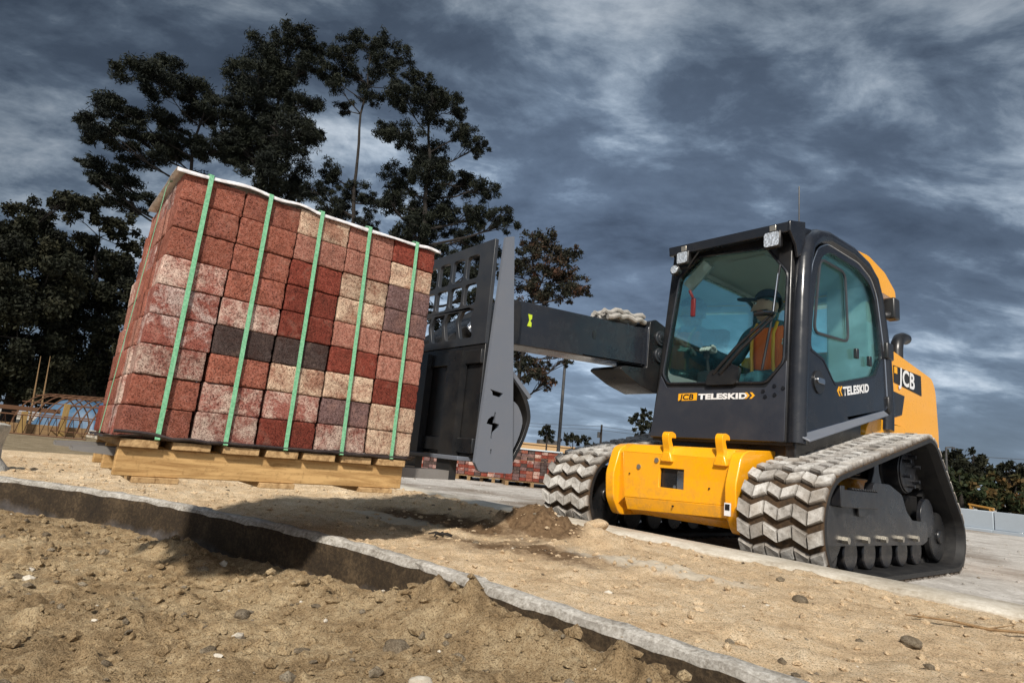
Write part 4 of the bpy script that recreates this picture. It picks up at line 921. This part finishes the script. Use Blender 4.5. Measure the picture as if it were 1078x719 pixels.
mb = MB(); mb.plate(roundpoly([(HX-.10, 1.17), (HX-.18, 1.12), (HX-.21, 1.18), (HX-.16, 1.25), (HX-.05, 1.22)], .03, 3), [], ZP, 1.888, 1.897); o = mb.build('cap_peak', 'navy', cap)
for sg in (-1, 1):
    ell('eye', 'white_paint', (HX-.024+.036*sg, 1.190+.010*sg, 1.848), (.015, .010, .008), hdm); ell('pupil', 'decal_black', (HX-.026+.036*sg, 1.182+.010*sg, 1.848), (.007, .006, .007), hdm); ell('brow', 'bark', (HX-.024+.037*sg, 1.190+.010*sg, 1.868), (.021, .011, .005), hdm)
ell('mouth', 'red_lip', (HX-.024, 1.181, 1.782), (.026, .010, .006), hdm)
ell('hair', 'bark', (HX-.008, 1.315, 1.86), (.096, .098, .075), hdm, lambda c: c.y < -.15)
for sg in (-1, 1): ell('ear', 'skin', (HX-.01+.075*sg, 1.31-.04*sg, 1.83), (.014, .022, .032), hdm)
vest = skin('vest', 'orange', [(HX, 1.31, 1.27), (HX, 1.33, 1.40), (HX, 1.33, 1.55), (HX, 1.33, 1.645), (HX-.13, 1.33, 1.645), (HX+.13, 1.33, 1.645)], [(0, 1), (1, 2), (2, 3), (3, 4), (3, 5)], [(.165, .135), (.16, .13), (.18, .137), (.12, .105), .075, .075]); put(vest, pe)
for sg in (-1, 1):
    mb = MB(); mb.tube([(HX+.085*sg, 1.20, 1.28), (HX+.085*sg, 1.183, 1.45), (HX+.085*sg, 1.19, 1.6), (HX+.08*sg, 1.26, 1.70)], .013, 8); mb.build('reflective_stripe', 'decal_yellow', vest, smooth=True)
for sg, gx in ((1, .42), (-1, -.22)):
    gv = [(gx, .97, 1.438), (gx, .93, 1.44)]; ge = [(0, 1)]; gr_ = [(.046, .036), (.047, .030)]
    for k in range(4):
        b0 = len(gv); gv += [(gx-.032+.021*k, .875-.006*(k in (1, 2)), 1.455), (gx-.030+.020*k, .838, 1.425)]; ge += [(1, b0), (b0, b0+1)]; gr_ += [.0125, .0115]
    b0 = len(gv); gv += [(gx-.05*sg, .915, 1.46), (gx-.045*sg, .875, 1.47)]; ge += [(1, b0), (b0, b0+1)]; gr_ += [.0135, .012]
    put(skin('glove', 'glove', gv, ge, gr_), pe)
# ------------------------------------------------------------------ background
def at_h(px, py, D):
    d = _f+_r*(px-539)/FPX+_u*(359.5-py)/FPX
    p = CAM+d*(D/math.hypot(d[0], d[1])); return Vector(p)
VR = Vector((_r0[0], _r0[1], 0))
rng = np.random.default_rng(11)
def leaves_mesh(name, parts, ln, wd, mat, parent):
    """leaf-sized faces in small tufts; parts = (centre, spread xyz, number, shade)"""
    P, Q = [], []
    for c, sg, n, q in parts:
        P.append(rng.normal(size=(n, 3)).clip(-2.1, 2.1)*np.array(sg)+np.array(c)); Q.append(q*.6+rng.random(n)*.4)
    P = np.concatenate(P); q = np.concatenate(Q); n = len(P)
    a = rng.normal(size=(n, 3)); a /= np.linalg.norm(a, axis=1)[:, None]; b = np.cross(a, rng.normal(size=(n, 3))); b /= np.linalg.norm(b, axis=1)[:, None]
    L = (ln*rng.uniform(.6, 1.3, n))[:, None]/2; Wd = (wd*rng.uniform(.7, 1.3, n))[:, None]/2
    V4 = np.stack([P-a*L, P+b*Wd, P+a*L, P-b*Wd], 1).reshape(-1, 3)
    me = bpy.data.meshes.new(name); me.vertices.add(4*n); me.vertices.foreach_set('co', V4.ravel()); me.loops.add(4*n); me.loops.foreach_set('vertex_index', np.arange(4*n)); me.polygons.add(n); me.polygons.foreach_set('loop_start', np.arange(0, 4*n, 4)); me.update(calc_edges=True)
    at = me.attributes.new('leafrand', 'FLOAT', 'FACE'); at.data.foreach_set('value', q)
    me.materials.append(M[mat]); o = bpy.data.objects.new(name, me); COL.objects.link(o); put(o, parent) if parent else None; return o
def tufts(c, r, count, flat, sub):
    ns = max(3, int(sub*rng.uniform(.75, 1.25))); out = []
    for _ in range(ns):
        d = rng.normal(size=3); d /= np.linalg.norm(d); d *= r*rng.random()**.45; d[2] *= flat; s0 = r*rng.uniform(.085, .165)
        out.append((np.array(c)+d, (s0, s0, s0*max(.5, flat)), max(6, int(count*r*r/ns)), rng.random()))
    return out
def tree(name, label, D, trunk, blobs, mat, group=None, count=600, ln=.30, wd=.05, flat=.6, tr=.22, depth=1.0, sub=8, RF=1.05):
    top = [at_h(px, py, D) for px, py in trunk]; base = Vector((top[-1].x, top[-1].y, 0))
    o = thing(name, base, label, 'tree', group)
    path = [base]+top[::-1]; L = sum((path[i+1]-path[i]).length for i in range(len(path)-1)); rs = []; acc = 0
    for i, p in enumerate(path):
        if i: acc += (p-path[i-1]).length
        rs.append(tr*(1-.85*acc/L))
    mb = MB(); fine = []; fr_ = []
    for i in range(len(path)-1):
        n = max(1, int((path[i+1]-path[i]).length/.8))
        for j in range(n): t_ = j/n; q = path[i].lerp(path[i+1], t_); fine.append(q+Vector((noise.noise(q*.5)*.22, noise.noise(q*.5+Vector((9, 0, 0)))*.22, 0))); fr_.append((rs[i]+(rs[i+1]-rs[i])*t_)*(1+.12*noise.noise(q*1.7)))
    fine.append(path[-1]); fr_.append(rs[-1]); mb.tube(fine, fr_, 8)
    view = (base-Vector((CAM[0], CAM[1], 0))).normalized(); parts = []
    for b in blobs:
        c = at_h(b[0], b[1], D); r = b[2]/FPX*(c-Vector(CAM)).length*RF; dd = rng.uniform(-1, 1)*r*1.3*depth; c2 = c+view*dd; c2.z = max(c2.z, r*.4)
        h = max(1.0, c2.z-.35*abs((c2-base).dot(VR))-r*.3); k = min(range(len(fine)), key=lambda i: abs(fine[i].z-h)); s0 = fine[k]
        mid = s0.lerp(c2, .5)+Vector((rng.normal()*.1, rng.normal()*.1, -.10*(c2-s0).length*.5)); rb = min(fr_[k]*.6, .03+.022*(c2-s0).length)
        m2 = mid.lerp(c2, .55)+Vector((rng.normal()*.12, rng.normal()*.12, rng.normal()*.1))
        mb.tube([s0, mid, m2, c2], [rb, rb*.7, rb*.45, rb*.2], 5)
        tf = tufts(c2, r, count, flat, sub); parts += tf
        for t__ in tf:
            e = Vector(t__[0]); st_ = mid.lerp(m2, rng.random()) if rng.random() < .5 else m2.lerp(c2, rng.random()); kn = st_.lerp(e, .55)+Vector((rng.normal()*.08, rng.normal()*.08, .05)); mb.tube([st_, kn, e], [rb*.34+.004, rb*.22+.003, .004], 3, cap=False)
    mb.build('trunk', 'bark', o, smooth=True)
    leaves_mesh('crown', parts, ln, wd, mat, o); return o
B1 = [(110, 150, 20), (135, 125, 20), (160, 105, 22), (190, 97, 22), (215, 110, 20), (230, 130, 18), (118, 180, 20), (150, 168, 18), (182, 150, 22), (205, 160, 18), (130, 208, 15), (155, 213, 12), (95, 165, 10), (215, 185, 16), (232, 165, 16), (108, 190, 12), (175, 125, 16), (140, 145, 14)]
B2 = [(255, 75, 16), (285, 58, 20), (310, 48, 15), (328, 55, 11), (265, 100, 22), (300, 88, 22), (325, 80, 13), (255, 130, 22), (285, 125, 24), (315, 120, 19), (265, 160, 22), (300, 155, 24), (322, 150, 15), (275, 190, 22), (310, 185, 22), (247, 160, 13), (335, 140, 8), (290, 215, 20), (240, 150, 12)]
B3 = [(345, 78, 12), (358, 60, 13), (380, 50, 13), (400, 55, 13), (420, 70, 11), (350, 95, 11), (375, 78, 15), (400, 85, 15), (420, 92, 9), (390, 105, 11), (365, 108, 9)]
B3 += [(350, 180, 14), (335, 200, 13), (375, 200, 15), (392, 215, 12), (360, 215, 14), (345, 225, 14), (385, 235, 12)]
B4 = [(440, 95, 12), (460, 93, 11), (425, 115, 15), (455, 118, 18), (480, 118, 12), (420, 145, 17), (450, 150, 20), (485, 145, 13), (500, 160, 11), (420, 180, 18), (455, 185, 20), (490, 185, 16), (513, 200, 13), (435, 215, 20), (470, 220, 20), (505, 225, 16), (528, 238, 13), (450, 245, 18), (490, 250, 18), (520, 262, 14), (475, 272, 18), (410, 215, 12), (440, 270, 16), (505, 285, 14), (460, 300, 16), (430, 250, 14), (470, 330, 15), (440, 330, 14), (495, 315, 12)]
B5 = [(560, 255, 12), (580, 250, 12), (598, 265, 11), (560, 280, 14), (585, 285, 14), (604, 290, 10), (614, 305, 7), (556, 305, 12), (580, 308, 12), (600, 310, 10), (545, 330, 12), (548, 375, 11), (560, 393, 11), (575, 401, 8), (590, 372, 6), (568, 385, 9), (598, 380, 5), (552, 350, 10), (535, 290, 12), (530, 330, 14)]
pg = 'tall pines behind the pallet'
tree('pine_tree', 'tall dark pine with flat layered boughs, leftmost of the tall pines', 34, [(215, 100), (205, 150), (195, 230)], B1, 'pine', pg, 1900, .26, .05, .42, .24, sub=19, RF=1.26)
tree('pine_tree', 'tall dense pine whose narrow crown rises straight above the pallet', 33, [(305, 45), (292, 120), (285, 220)], B2, 'pine', pg, 2500, .26, .05, .8, .27, sub=22, RF=1.2)
tree('pine_tree', 'tall pine with a round tufted top on a long bare stem', 32, [(392, 50), (382, 120), (374, 200), (370, 260)], B3, 'pine', pg, 2100, .25, .045, .7, .20, sub=20, RF=1.2)
tree('pine_tree', 'broad bushy pine rising behind the fork carriage, rightmost of the tall pines', 30, [(455, 95), (450, 160), (447, 260)], B4, 'pine', pg, 2500, .25, .05, .8, .26, sub=22, RF=1.25)
tree('broadleaf_tree', 'thin reddish leaved tree seen above and below the boom', 24, [(585, 255), (560, 320), (545, 400)], B5, 'autumn', None, 2600, .15, .065, .85, .12, sub=22, RF=1.45)
OA = [(10, 240, 20), (38, 226, 16), (62, 219, 12), (20, 275, 26), (50, 258, 24), (15, 320, 28), (50, 305, 28), (20, 360, 28), (50, 352, 28), (15, 398, 26), (45, 400, 24), (-20, 250, 26), (-30, 310, 34), (-30, 380, 34)]
OB = [(72, 222, 14), (100, 228, 14), (124, 240, 14), (140, 256, 12), (85, 258, 22), (110, 268, 22), (132, 282, 16), (85, 305, 28), (115, 312, 24), (138, 315, 14), (90, 350, 28), (120, 352, 22), (80, 395, 28), (115, 395, 24), (145, 340, 16), (150, 385, 22), (170, 350, 24)]
tree('oak_tree', 'dark bushy broadleaf tree at the left edge with leaves down to the ground', 29, [(15, 260), (18, 400)], OA, 'oak', 'dark bushy trees at the left', 3600, .17, .075, .9, .25, sub=16)
tree('oak_tree', 'dark bushy broadleaf tree partly hidden by the left side of the paver stack', 30, [(105, 250), (100, 400)], OB, 'oak', 'dark bushy trees at the left', 3600, .17, .075, .9, .25, sub=16)
# darker undergrowth at the wood's edge
mb_ = [(x, 408+x*.09-rnd.uniform(0, 10), rnd.uniform(12, 20)) for x in range(-20, 470, 14)]
o_ = thing('undergrowth', at_h(200, 430, 38), 'dark undergrowth along the edge of the wood', 'undergrowth'); o_['kind'] = 'stuff'
bpy.data.objects.remove(o_)
ug = leaves_mesh('undergrowth', [t__ for b in mb_ for t__ in tufts(at_h(b[0], b[1], 38), b[2]/FPX*38, 700, 1.0, 12)], .30, .16, 'oak', None)
tag(ug, 'dark undergrowth along the edge of the wood behind the pallet', 'undergrowth', kind='stuff')
for px, lab in ((36, 'thin bare pale sapling before the dark trees, left one'), (46, 'thin bare pale sapling before the dark trees, right one')):
    b = at_h(px, 425, 23); b.z = 0; o = thing('bare_sapling', b, lab, 'sapling', 'bare saplings at the left')
    mb = MB(); tpt = at_h(px+7, 375, 23); mb.tube([b, b.lerp(tpt, .5)+Vector((.03, 0, 0)), tpt], [.03, .022, .008], 6); mb.build('trunk', 'wood_old', o)
# far trees
ft = [('small round tree on the skyline just left of the light pole', 75, (576, 447), [(576, 450, 5), (573, 456, 6), (580, 456, 6), (577, 463, 6)], 'oak'),
      ('low wide bush on the skyline right of the light pole', 75, (603, 462), [(596, 464, 6), (604, 462, 7), (612, 463, 7), (620, 467, 6)], 'oak'),
      ('dark tree on the skyline beside the left edge of the cab', 60, (678, 432), [(680, 436, 8), (672, 444, 8), (686, 446, 9), (676, 454, 9), (688, 460, 10)], 'oak'),
      ('dark oak on the right skyline nearest the track', 62, (1000, 478), [(1000, 482, 9), (994, 492, 10), (1005, 492, 10), (1000, 505, 12)], 'oak'),
      ('round crowned oak on the right skyline, left of the tallest pair', 60, (1025, 478), [(1024, 484, 9), (1017, 490, 9), (1032, 491, 9), (1024, 498, 10), (1036, 499, 7), (1012, 502, 9)], 'oak'),
      ('round crowned oak on the right skyline at the picture edge', 60, (1062, 489), [(1062, 494, 9), (1053, 500, 9), (1070, 500, 9), (1062, 508, 10), (1078, 508, 9), (1086, 502, 10)], 'oak'),
      ('greenish autumn shrub tree behind the grey wall, next to the track', 50, (1010, 500), [(1008, 505, 11), (1016, 514, 12), (1004, 520, 14), (1022, 522, 11), (1012, 530, 12)], 'mixed'),
      ('brownish autumn shrub tree behind the grey wall, in the middle', 48, (1038, 505), [(1034, 512, 12), (1044, 512, 11), (1038, 524, 13), (1050, 524, 12), (1030, 530, 10), (1045, 534, 10)], 'mixed'),
      ('brownish autumn shrub tree behind the grey wall at the picture edge', 48, (1070, 512), [(1064, 518, 12), (1076, 518, 12), (1068, 530, 12), (1084, 528, 14), (1058, 534, 10), (1078, 538, 10)], 'mixed')]
for lab, D, tp, bl, m_ in ft:
    tree('distant_tree', lab, D, [tp, (tp[0], tp[1]+12)], bl, m_, 'trees on the far skyline', 420, .40, .20, .9, .16, sub=9)
# right hand low wall and things behind it
wall = thing('low_wall', (-.6, 10.57, 0), 'low pale grey concrete wall at the far right behind the track', 'wall')
dirw = Vector((.845, -.21, 0)).normalized()
for i in range(-3, 7):
    p = Vector((-.63, 10.57, 0))+dirw*(i*1.5); mt = Matrix.Translation(p) @ Matrix.Rotation(math.atan2(dirw.y, dirw.x), 4, 'Z')
    MB().box((.006, 0, .05), (1.494, .16, .365), mat=mt).build('wall_panel', 'conc_wall', wall, bevel=.012)
    MB().box((0, -.06, -.02), (1.5, .22, .052), mat=mt).build('footing', 'conc_wall', wall, bevel=.01)
b = at_h(1034, 545, 14.5); b.z = 0
bar = thing('yellow_boom_rail', b, 'yellow rail on posts standing in for a machine boom behind the grey wall', 'boom_rail')  # simple rail put in for the boom of a yellow machine
mb = MB(); p0, p1 = at_h(1020, 531, 14.5), at_h(1046, 536, 14.2); z0 = (p0.z+p1.z)/2
mb.tube([p0, p1], .028, 6); mb.build('boom_stand_in_rail', 'dull_yellow', bar)
for p in (p0.lerp(p1, .1), p0.lerp(p1, .9)): MB().box((p.x-.025, p.y-.025, 0), (p.x+.025, p.y+.025, p.z)).build('boom_stand_in_post', 'dull_yellow', bar)
b = at_h(997, 500, 50); b.z = 0; tpt = at_h(997.5, 471, 50)
lp = thing('street_lamp', b, 'small street lamp with a short arm above the trees at right', 'street lamp')
MB().tube([b, Vector((b.x, b.y, tpt.z))], [.09, .06], 8).build('pole', 'pole', lp)
mb = MB(); q = Vector((b.x, b.y, tpt.z)); mb.tube([q, q+VR*.45+Vector((0, 0, .05))], .045, 6); mb.hexa(*[[q+VR*a_+Vector((0, 0, z_))+Vector((s_[0]*.08, s_[1]*.08, 0)) for s_ in ((-1, -1), (1, -1), (1, 1), (-1, 1))] for a_, z_ in ((.5, -.05), (.5, .06))]); mb.build('lamp_head', 'pole', lp)
# light pole and utility pole seen under the boom
b = at_h(588, 470, 32); b.z = 0; t_ = at_h(594.5, 372, 32)
lp = thing('light_pole', b, 'tall slim dark light pole rising behind the boom', 'light pole')
MB().tube([b, Vector((b.x, b.y, t_.z+1.4))], [.10, .065], 10).build('pole', 'pole', lp)
MB().box((b.x-.16, b.y-.16, 0), (b.x+.16, b.y+.16, .5)).build('base', 'conc_wall', lp, bevel=.02)
q = Vector((b.x, b.y, t_.z+1.4)); mb = MB(); mb.box((q.x-.35, q.y-.12, q.z-.08), (q.x+.35, q.y+.12, q.z+.04)); mb.build('lamp_head', 'pole', lp, bevel=.03)
b = at_h(632, 470, 75); b.z = 0; t_ = at_h(633, 447, 75)
up = thing('utility_pole', b, 'distant wooden utility pole carrying wires under the boom', 'utility pole')
MB().tube([b, Vector((b.x, b.y, t_.z))], [.16, .12], 8).build('pole', 'bark', up)
MB().box((-.9, -.06, -.07), (.9, .06, .07), mat=Matrix.Translation((b.x, b.y, t_.z-.5)) @ Matrix.Rotation(R(-50), 4, 'Z')).build('cross_arm', 'bark', up)
MB().tube([(b.x-.3, b.y-.1, t_.z-1.6), (b.x-.3, b.y-.1, t_.z-.9)], .18, 8).build('transformer', 'pole', up)
for k, (ya, yb, dz_) in enumerate(((445.5, 454, .0), (448, 456, -.45))):
    A = at_h(480, ya-7, 85); Bq = at_h(760, yb+9, 85); mid = Vector((b.x, b.y, t_.z-.2+dz_))
    mb = MB(); mb.tube([A, A.lerp(mid, .5)-Vector((0, 0, .25)), mid, mid.lerp(Bq, .5)-Vector((0, 0, .25)), Bq], .022, 4); tag(mb.build('power_line', 'pole'), ('upper' if k == 0 else 'lower')+' overhead wire crossing the far utility pole', 'wire', 'overhead wires on the utility pole')
A, Bq = at_h(960, 474, 70), at_h(1130, 487, 70)
mb = MB(); mb.tube([A, A.lerp(Bq, .5)-Vector((0, 0, .1)), Bq], .02, 4); tag(mb.build('overhead_wire', 'pole'), 'faint overhead wire above the trees at the far right', 'wire')
# tan building far behind
b = at_h(560, 478, 92); bd = thing('low_building', (b.x, b.y, 0), 'low tan flat roofed building far behind the carriage and light pole', 'building')
mt = Matrix.Translation((b.x, b.y, 0)) @ Matrix.Rotation(math.atan2(VR.y, VR.x)+.1, 4, 'Z')
MB().box((-14, 0, 0), (7.5, 12, 2.75), mat=mt).build('wall', 'tan_wall', bd)
MB().box((-14.2, -.2, 2.75), (7.7, 12.2, 2.95), mat=mt).build('roof', 'tan_wall', bd)
for k in range(5): MB().box((-12+k*4, -.05, .9), (-10.2+k*4, .02, 1.9), mat=mt).build('window', 'black', bd)
MB().box((1.5, 3, 2.95), (4.5, 6, 3.7), mat=mt).build('roof_unit', 'pole', bd)
# paver stacks behind the carriage
def stack(px, py, n, nh, lab, cover=None, rot=0.0):
    d = _f+_r*(px-539)/FPX+_u*(359.5-py)/FPX; t_ = -CAM[2]/d[2]; p = Vector(CAM+d*t_); p.z = 0
    o = thing('paver_stack', p, lab, 'paver stack', 'paver stacks in the yard behind')
    mt = Matrix.Translation(p) @ Matrix.Rotation(math.atan2(VR.y, VR.x)+rot, 4, 'Z')
    mb = MB(); w_, h_ = .125, .062; pallet_n = n; n, nh = n*8//5, int(nh*1.55)
    for i in range(n):
        for j in range(n):
            for k in range(nh):
                if 0 < i < n-1 and 0 < j < n-1 and k < nh-1: continue
                jx = rnd.uniform(-.006, .006); mb.box(((i-n/2)*w_+.004+jx, j*w_+.004+jx, .10+k*h_+.003), ((i-n/2+1)*w_-.004+jx, (j+1)*w_-.004+jx, .10+(k+1)*h_-.002), rnd.choice([0, 0, 0, 1, 1, 2, 3, 4, 4, 5]), mat=mt)
    mb.build('pavers', ['b_dark', 'b_char', 'b_red', 'b_mott', 'b_grey', 'b_pale'], o)
    mb = MB()
    for k in range(5): mb.box((-n/2*w_, k*n*w_/5+.02, .075), (n/2*w_, k*n*w_/5+.13, .098), mat=mt)
    for k in range(3): mb.box((-n/2*w_+k*(n*w_-.06)/2, 0, 0), (-n/2*w_+k*(n*w_-.06)/2+.06, n*w_, .074), mat=mt)
    mb.build('pallet', 'wood_old', o)
    if cover:
        mb = MB(); mb.box((-n/2*w_-.02, -.02, .10+nh*h_+.002), (n/2*w_+.02, n*w_+.02, .10+nh*h_+.03), mat=mt); mb.build('cover', cover, o, bevel=.01)
stack(444, 500, 5, 5, 'stack of mixed pavers seen low between the pallet and the carriage', None, -.2)
stack(481, 504, 5, 5, 'stack of mixed pavers seen under the foot of the carriage', None, -.1)
stack(519, 508, 5, 6, 'stack of mixed pavers behind the foot of the carriage side plate', None, 0)
stack(560, 513, 5, 6, 'stack of mixed pavers under a pale cover beside the far track', 'pale_roof', .1)
# reinforcement cage, tarp, timbers at the left edge
ax = Vector((.887, .462, 0)); pp = Vector((-.462, .887, 0)); C0 = Vector((-16.6, -3.05, 0))+pp*.8
cg = thing('rebar_cage', C0+ax*2.5, 'rusty half round cage of bent reinforcing bars at the left edge', 'rebar cage')
for i in range(13):
    mb = MB(); o0 = C0+ax*(i*.36); mb.tube([o0+pp*(-.8*math.cos(a_))+Vector((0, 0, .12+.86*math.sin(a_))) for a_ in np.linspace(0, math.pi, 17)], .016, 6); mb.build('hoop', 'rust', cg, smooth=True)
for a_ in np.linspace(0, math.pi, 9):
    mb = MB(); o0 = C0+pp*(-.8*math.cos(a_))+Vector((0, 0, .12+.86*math.sin(a_))); mb.tube([o0-ax*.2, o0+ax*4.5], .013, 5); mb.build('bar', 'rust', cg)
c_ = at_h(86, 445, 22); c_.z = 0; mb = MB(); n = 22; vs = []
for i in range(n):
    for j in range(n):
        u, v_ = i/(n-1)*2-1, j/(n-1)*2-1
        h = .95*max(0, 1-abs(u)**3.2)**.6*max(0, 1-abs(v_)**3)**.6; p = c_+VR*(u*1.0)+Vector((-VR.y, VR.x, 0))*(v_*.8); h *= (1+.12*noise.noise(Vector((u*3, v_*3, 2)))); vs.append((p.x+.05*noise.noise(p*3), p.y, h))
mb.add(vs, [(i*n+j, (i+1)*n+j, (i+1)*n+j+1, i*n+j+1) for i in range(n-1) for j in range(n-1)]); tag(mb.build('tarp_heap', 'blue_tarp', smooth=True), 'blue tarpaulin draped over a heap behind the rebar cage', 'tarpaulin heap')
def beam(name, pxa, pya, pxb, pyb, D, h, th, mat, lab, cat, group=None, zt=None):
    A, Bq = at_h(pxa, pya, D), at_h(pxb, pyb, D); A.z = B_z = 0; Bq.z = 0; dr = (Bq-A); mt = Matrix.Translation(A) @ Matrix.Rotation(math.atan2(dr.y, dr.x), 4, 'Z')
    return tag(MB().box((0, 0, zt or 0), (dr.length, th, (zt or 0)+h), mat=mt).build(name, mat, bevel=.006), lab, cat, group)
beam('timber_plank', -30, 440, 92, 452, 17.6, .22, .06, 'wood_old', 'long weathered plank lying at the foot of the rebar cage', 'plank')
beam('timber_plank', -25, 440, 60, 450, 18.4, .10, .06, 'rust', 'reddish brown plank held level across the rebar cage', 'plank', None, .50)
for px, hh, lab in ((25, .62, 'short yellowish timber stake in the left part of the rebar cage'), (68, .95, 'tall yellowish timber stake in front of the blue tarpaulin')):
    p = at_h(px, 440, 17.4); tag(MB().box((p.x-.03, p.y-.06, 0), (p.x+.03, p.y+.06, hh*.78)).build('timber_stake', 'wood_stake', bevel=.004), lab, 'stake', 'timber stakes by the cage')
p0, p1 = at_h(-25, 445, 15.5), at_h(92, 457, 14.5); p0.z = p1.z = 0
tr_ = thing('rebar_truss', p0.lerp(p1, .5), 'rusty zigzag lattice of reinforcing bar lying before the cage', 'rebar lattice')
mb = MB()
for z in (.06, .42): mb.tube([p0+Vector((0, 0, z)), p1+Vector((0, 0, z))], .014, 5)
n = 26; mb.tube([p0.lerp(p1, i/n)+Vector((0, 0, .06 if i % 2 else .42)) for i in range(n+1)], .011, 5); mb.build('lattice', 'rust', tr_)
# broken concrete footing at the left edge
c_ = spot(-16, 4.0); prf = [(.0, .05), (.20, .05), (.215, .09), (.19, .13), (.15, .18), (.135, .24), (.145, .31), (.165, .36), (.16, .395), (.12, .405), (0, .405)]
mb = MB(); ns = 28; vs = []
for r_, z in prf:
    for k in range(ns):
        a_ = 2*math.pi*k/ns; q = Vector((math.cos(a_)*r_, math.sin(a_)*r_, z)); w_ = 1+.10*noise.noise(q*9)+.05*noise.noise(q*28); vs.append((c_.x+q.x*w_, c_.y+q.y*w_, z+.012*noise.noise(q*14)))
mb.add(vs, [(i*ns+k, i*ns+(k+1) % ns, (i+1)*ns+(k+1) % ns, (i+1)*ns+k) for i in range(len(prf)-1) for k in range(ns)]); tag(mb.build('concrete_footing', 'kerb_pale', smooth=True, angle=60), 'rough pale concrete lump standing at the left edge on the sand', 'concrete lump')
# twig and scrap on the strip
def zs(x, y): return strip_z(x, y)
mb = MB(); pt_ = [(1.62, -.83), (1.72, -.76), (1.80, -.70), (1.89, -.665), (1.98, -.61)]; mb.tube([(x, y, zs(x, y)+.010+.006*(i % 2)) for i, (x, y) in enumerate(pt_)], [.002, .004, .005, .004, .002], 6); x, y = pt_[2]
mb.tube([(x, y, zs(x, y)+.012), (x+.05, y+.06, zs(x, y)+.03)], [.003, .001], 5); tag(mb.build('dead_twig', 'wood_old', smooth=True), 'dry forked twig lying on the sandy strip at lower right', 'twig')
mb = MB(); x, y = -.12, -1.42; z = zs(x, y)
for a_ in (0.2, 1.1, 2.3, 3.6, 4.9): mb.tube([(x, y, z+.008), (x+.028*math.cos(a_), y+.028*math.sin(a_), z+.014), (x+.06*math.cos(a_+.3), y+.06*math.sin(a_+.3), z+.006)], [.007, .006, .003], 5)
tag(mb.build('dead_leaf', 'bark', smooth=True), 'small dark curled dead leaf on the darkened sand', 'leaf')
# a few larger stones and broken lumps one can pick out
for k, (x, y, s_, m_, lab) in enumerate(((.93, -2.22, .030, 'pebble', 'grey stone half buried in the dug earth below the kerb'), (1.18, -2.3, .022, 'ribbon', 'pale broken pebble on the dug earth nearest the picture bottom'), (.33, -2.42, .026, 'pebble', 'rounded brown stone on the dug earth at left'), (.22, -.72, .05, 'sand', 'crumbling pale sand lump right of the dark soil heap'), (1.35, -.95, .026, 'pebble', 'grey stone on the sandy strip before the near track'), (1.72, -1.10, .022, 'pebble', 'dark flat stone on the sandy strip at lower right'))):
    bm = bmesh.new(); bmesh.ops.create_icosphere(bm, subdivisions=3, radius=1)
    for v in bm.verts: q = v.co.copy(); v.co = Vector((q.x*1.25, q.y*.9, q.z*.65))*s_*(1+.25*noise.noise(q*1.3+Vector((k*7, 0, 0)))+.1*noise.noise(q*4+Vector((k*7, 0, 0))))
    me = bpy.data.meshes.new('stone'); bm.to_mesh(me); bm.free(); me.materials.append(M[m_]); me.polygons.foreach_set('use_smooth', [True]*len(me.polygons)); o = bpy.data.objects.new('stone', me); COL.objects.link(o)
    o.location = (x, y, (dirt_z(x, y) if y < kerb_y(x) else strip_z(x, y))+s_*.3); o.rotation_euler = (.1, .1, k*1.3); tag(o, lab, 'stone')
S.cycles.max_bounces = 8; S.cycles.transparent_max_bounces = 16
S.view_settings.view_transform = 'Standard'; S.view_settings.look = 'None'; S.view_settings.exposure = 0; S.view_settings.gamma = 1
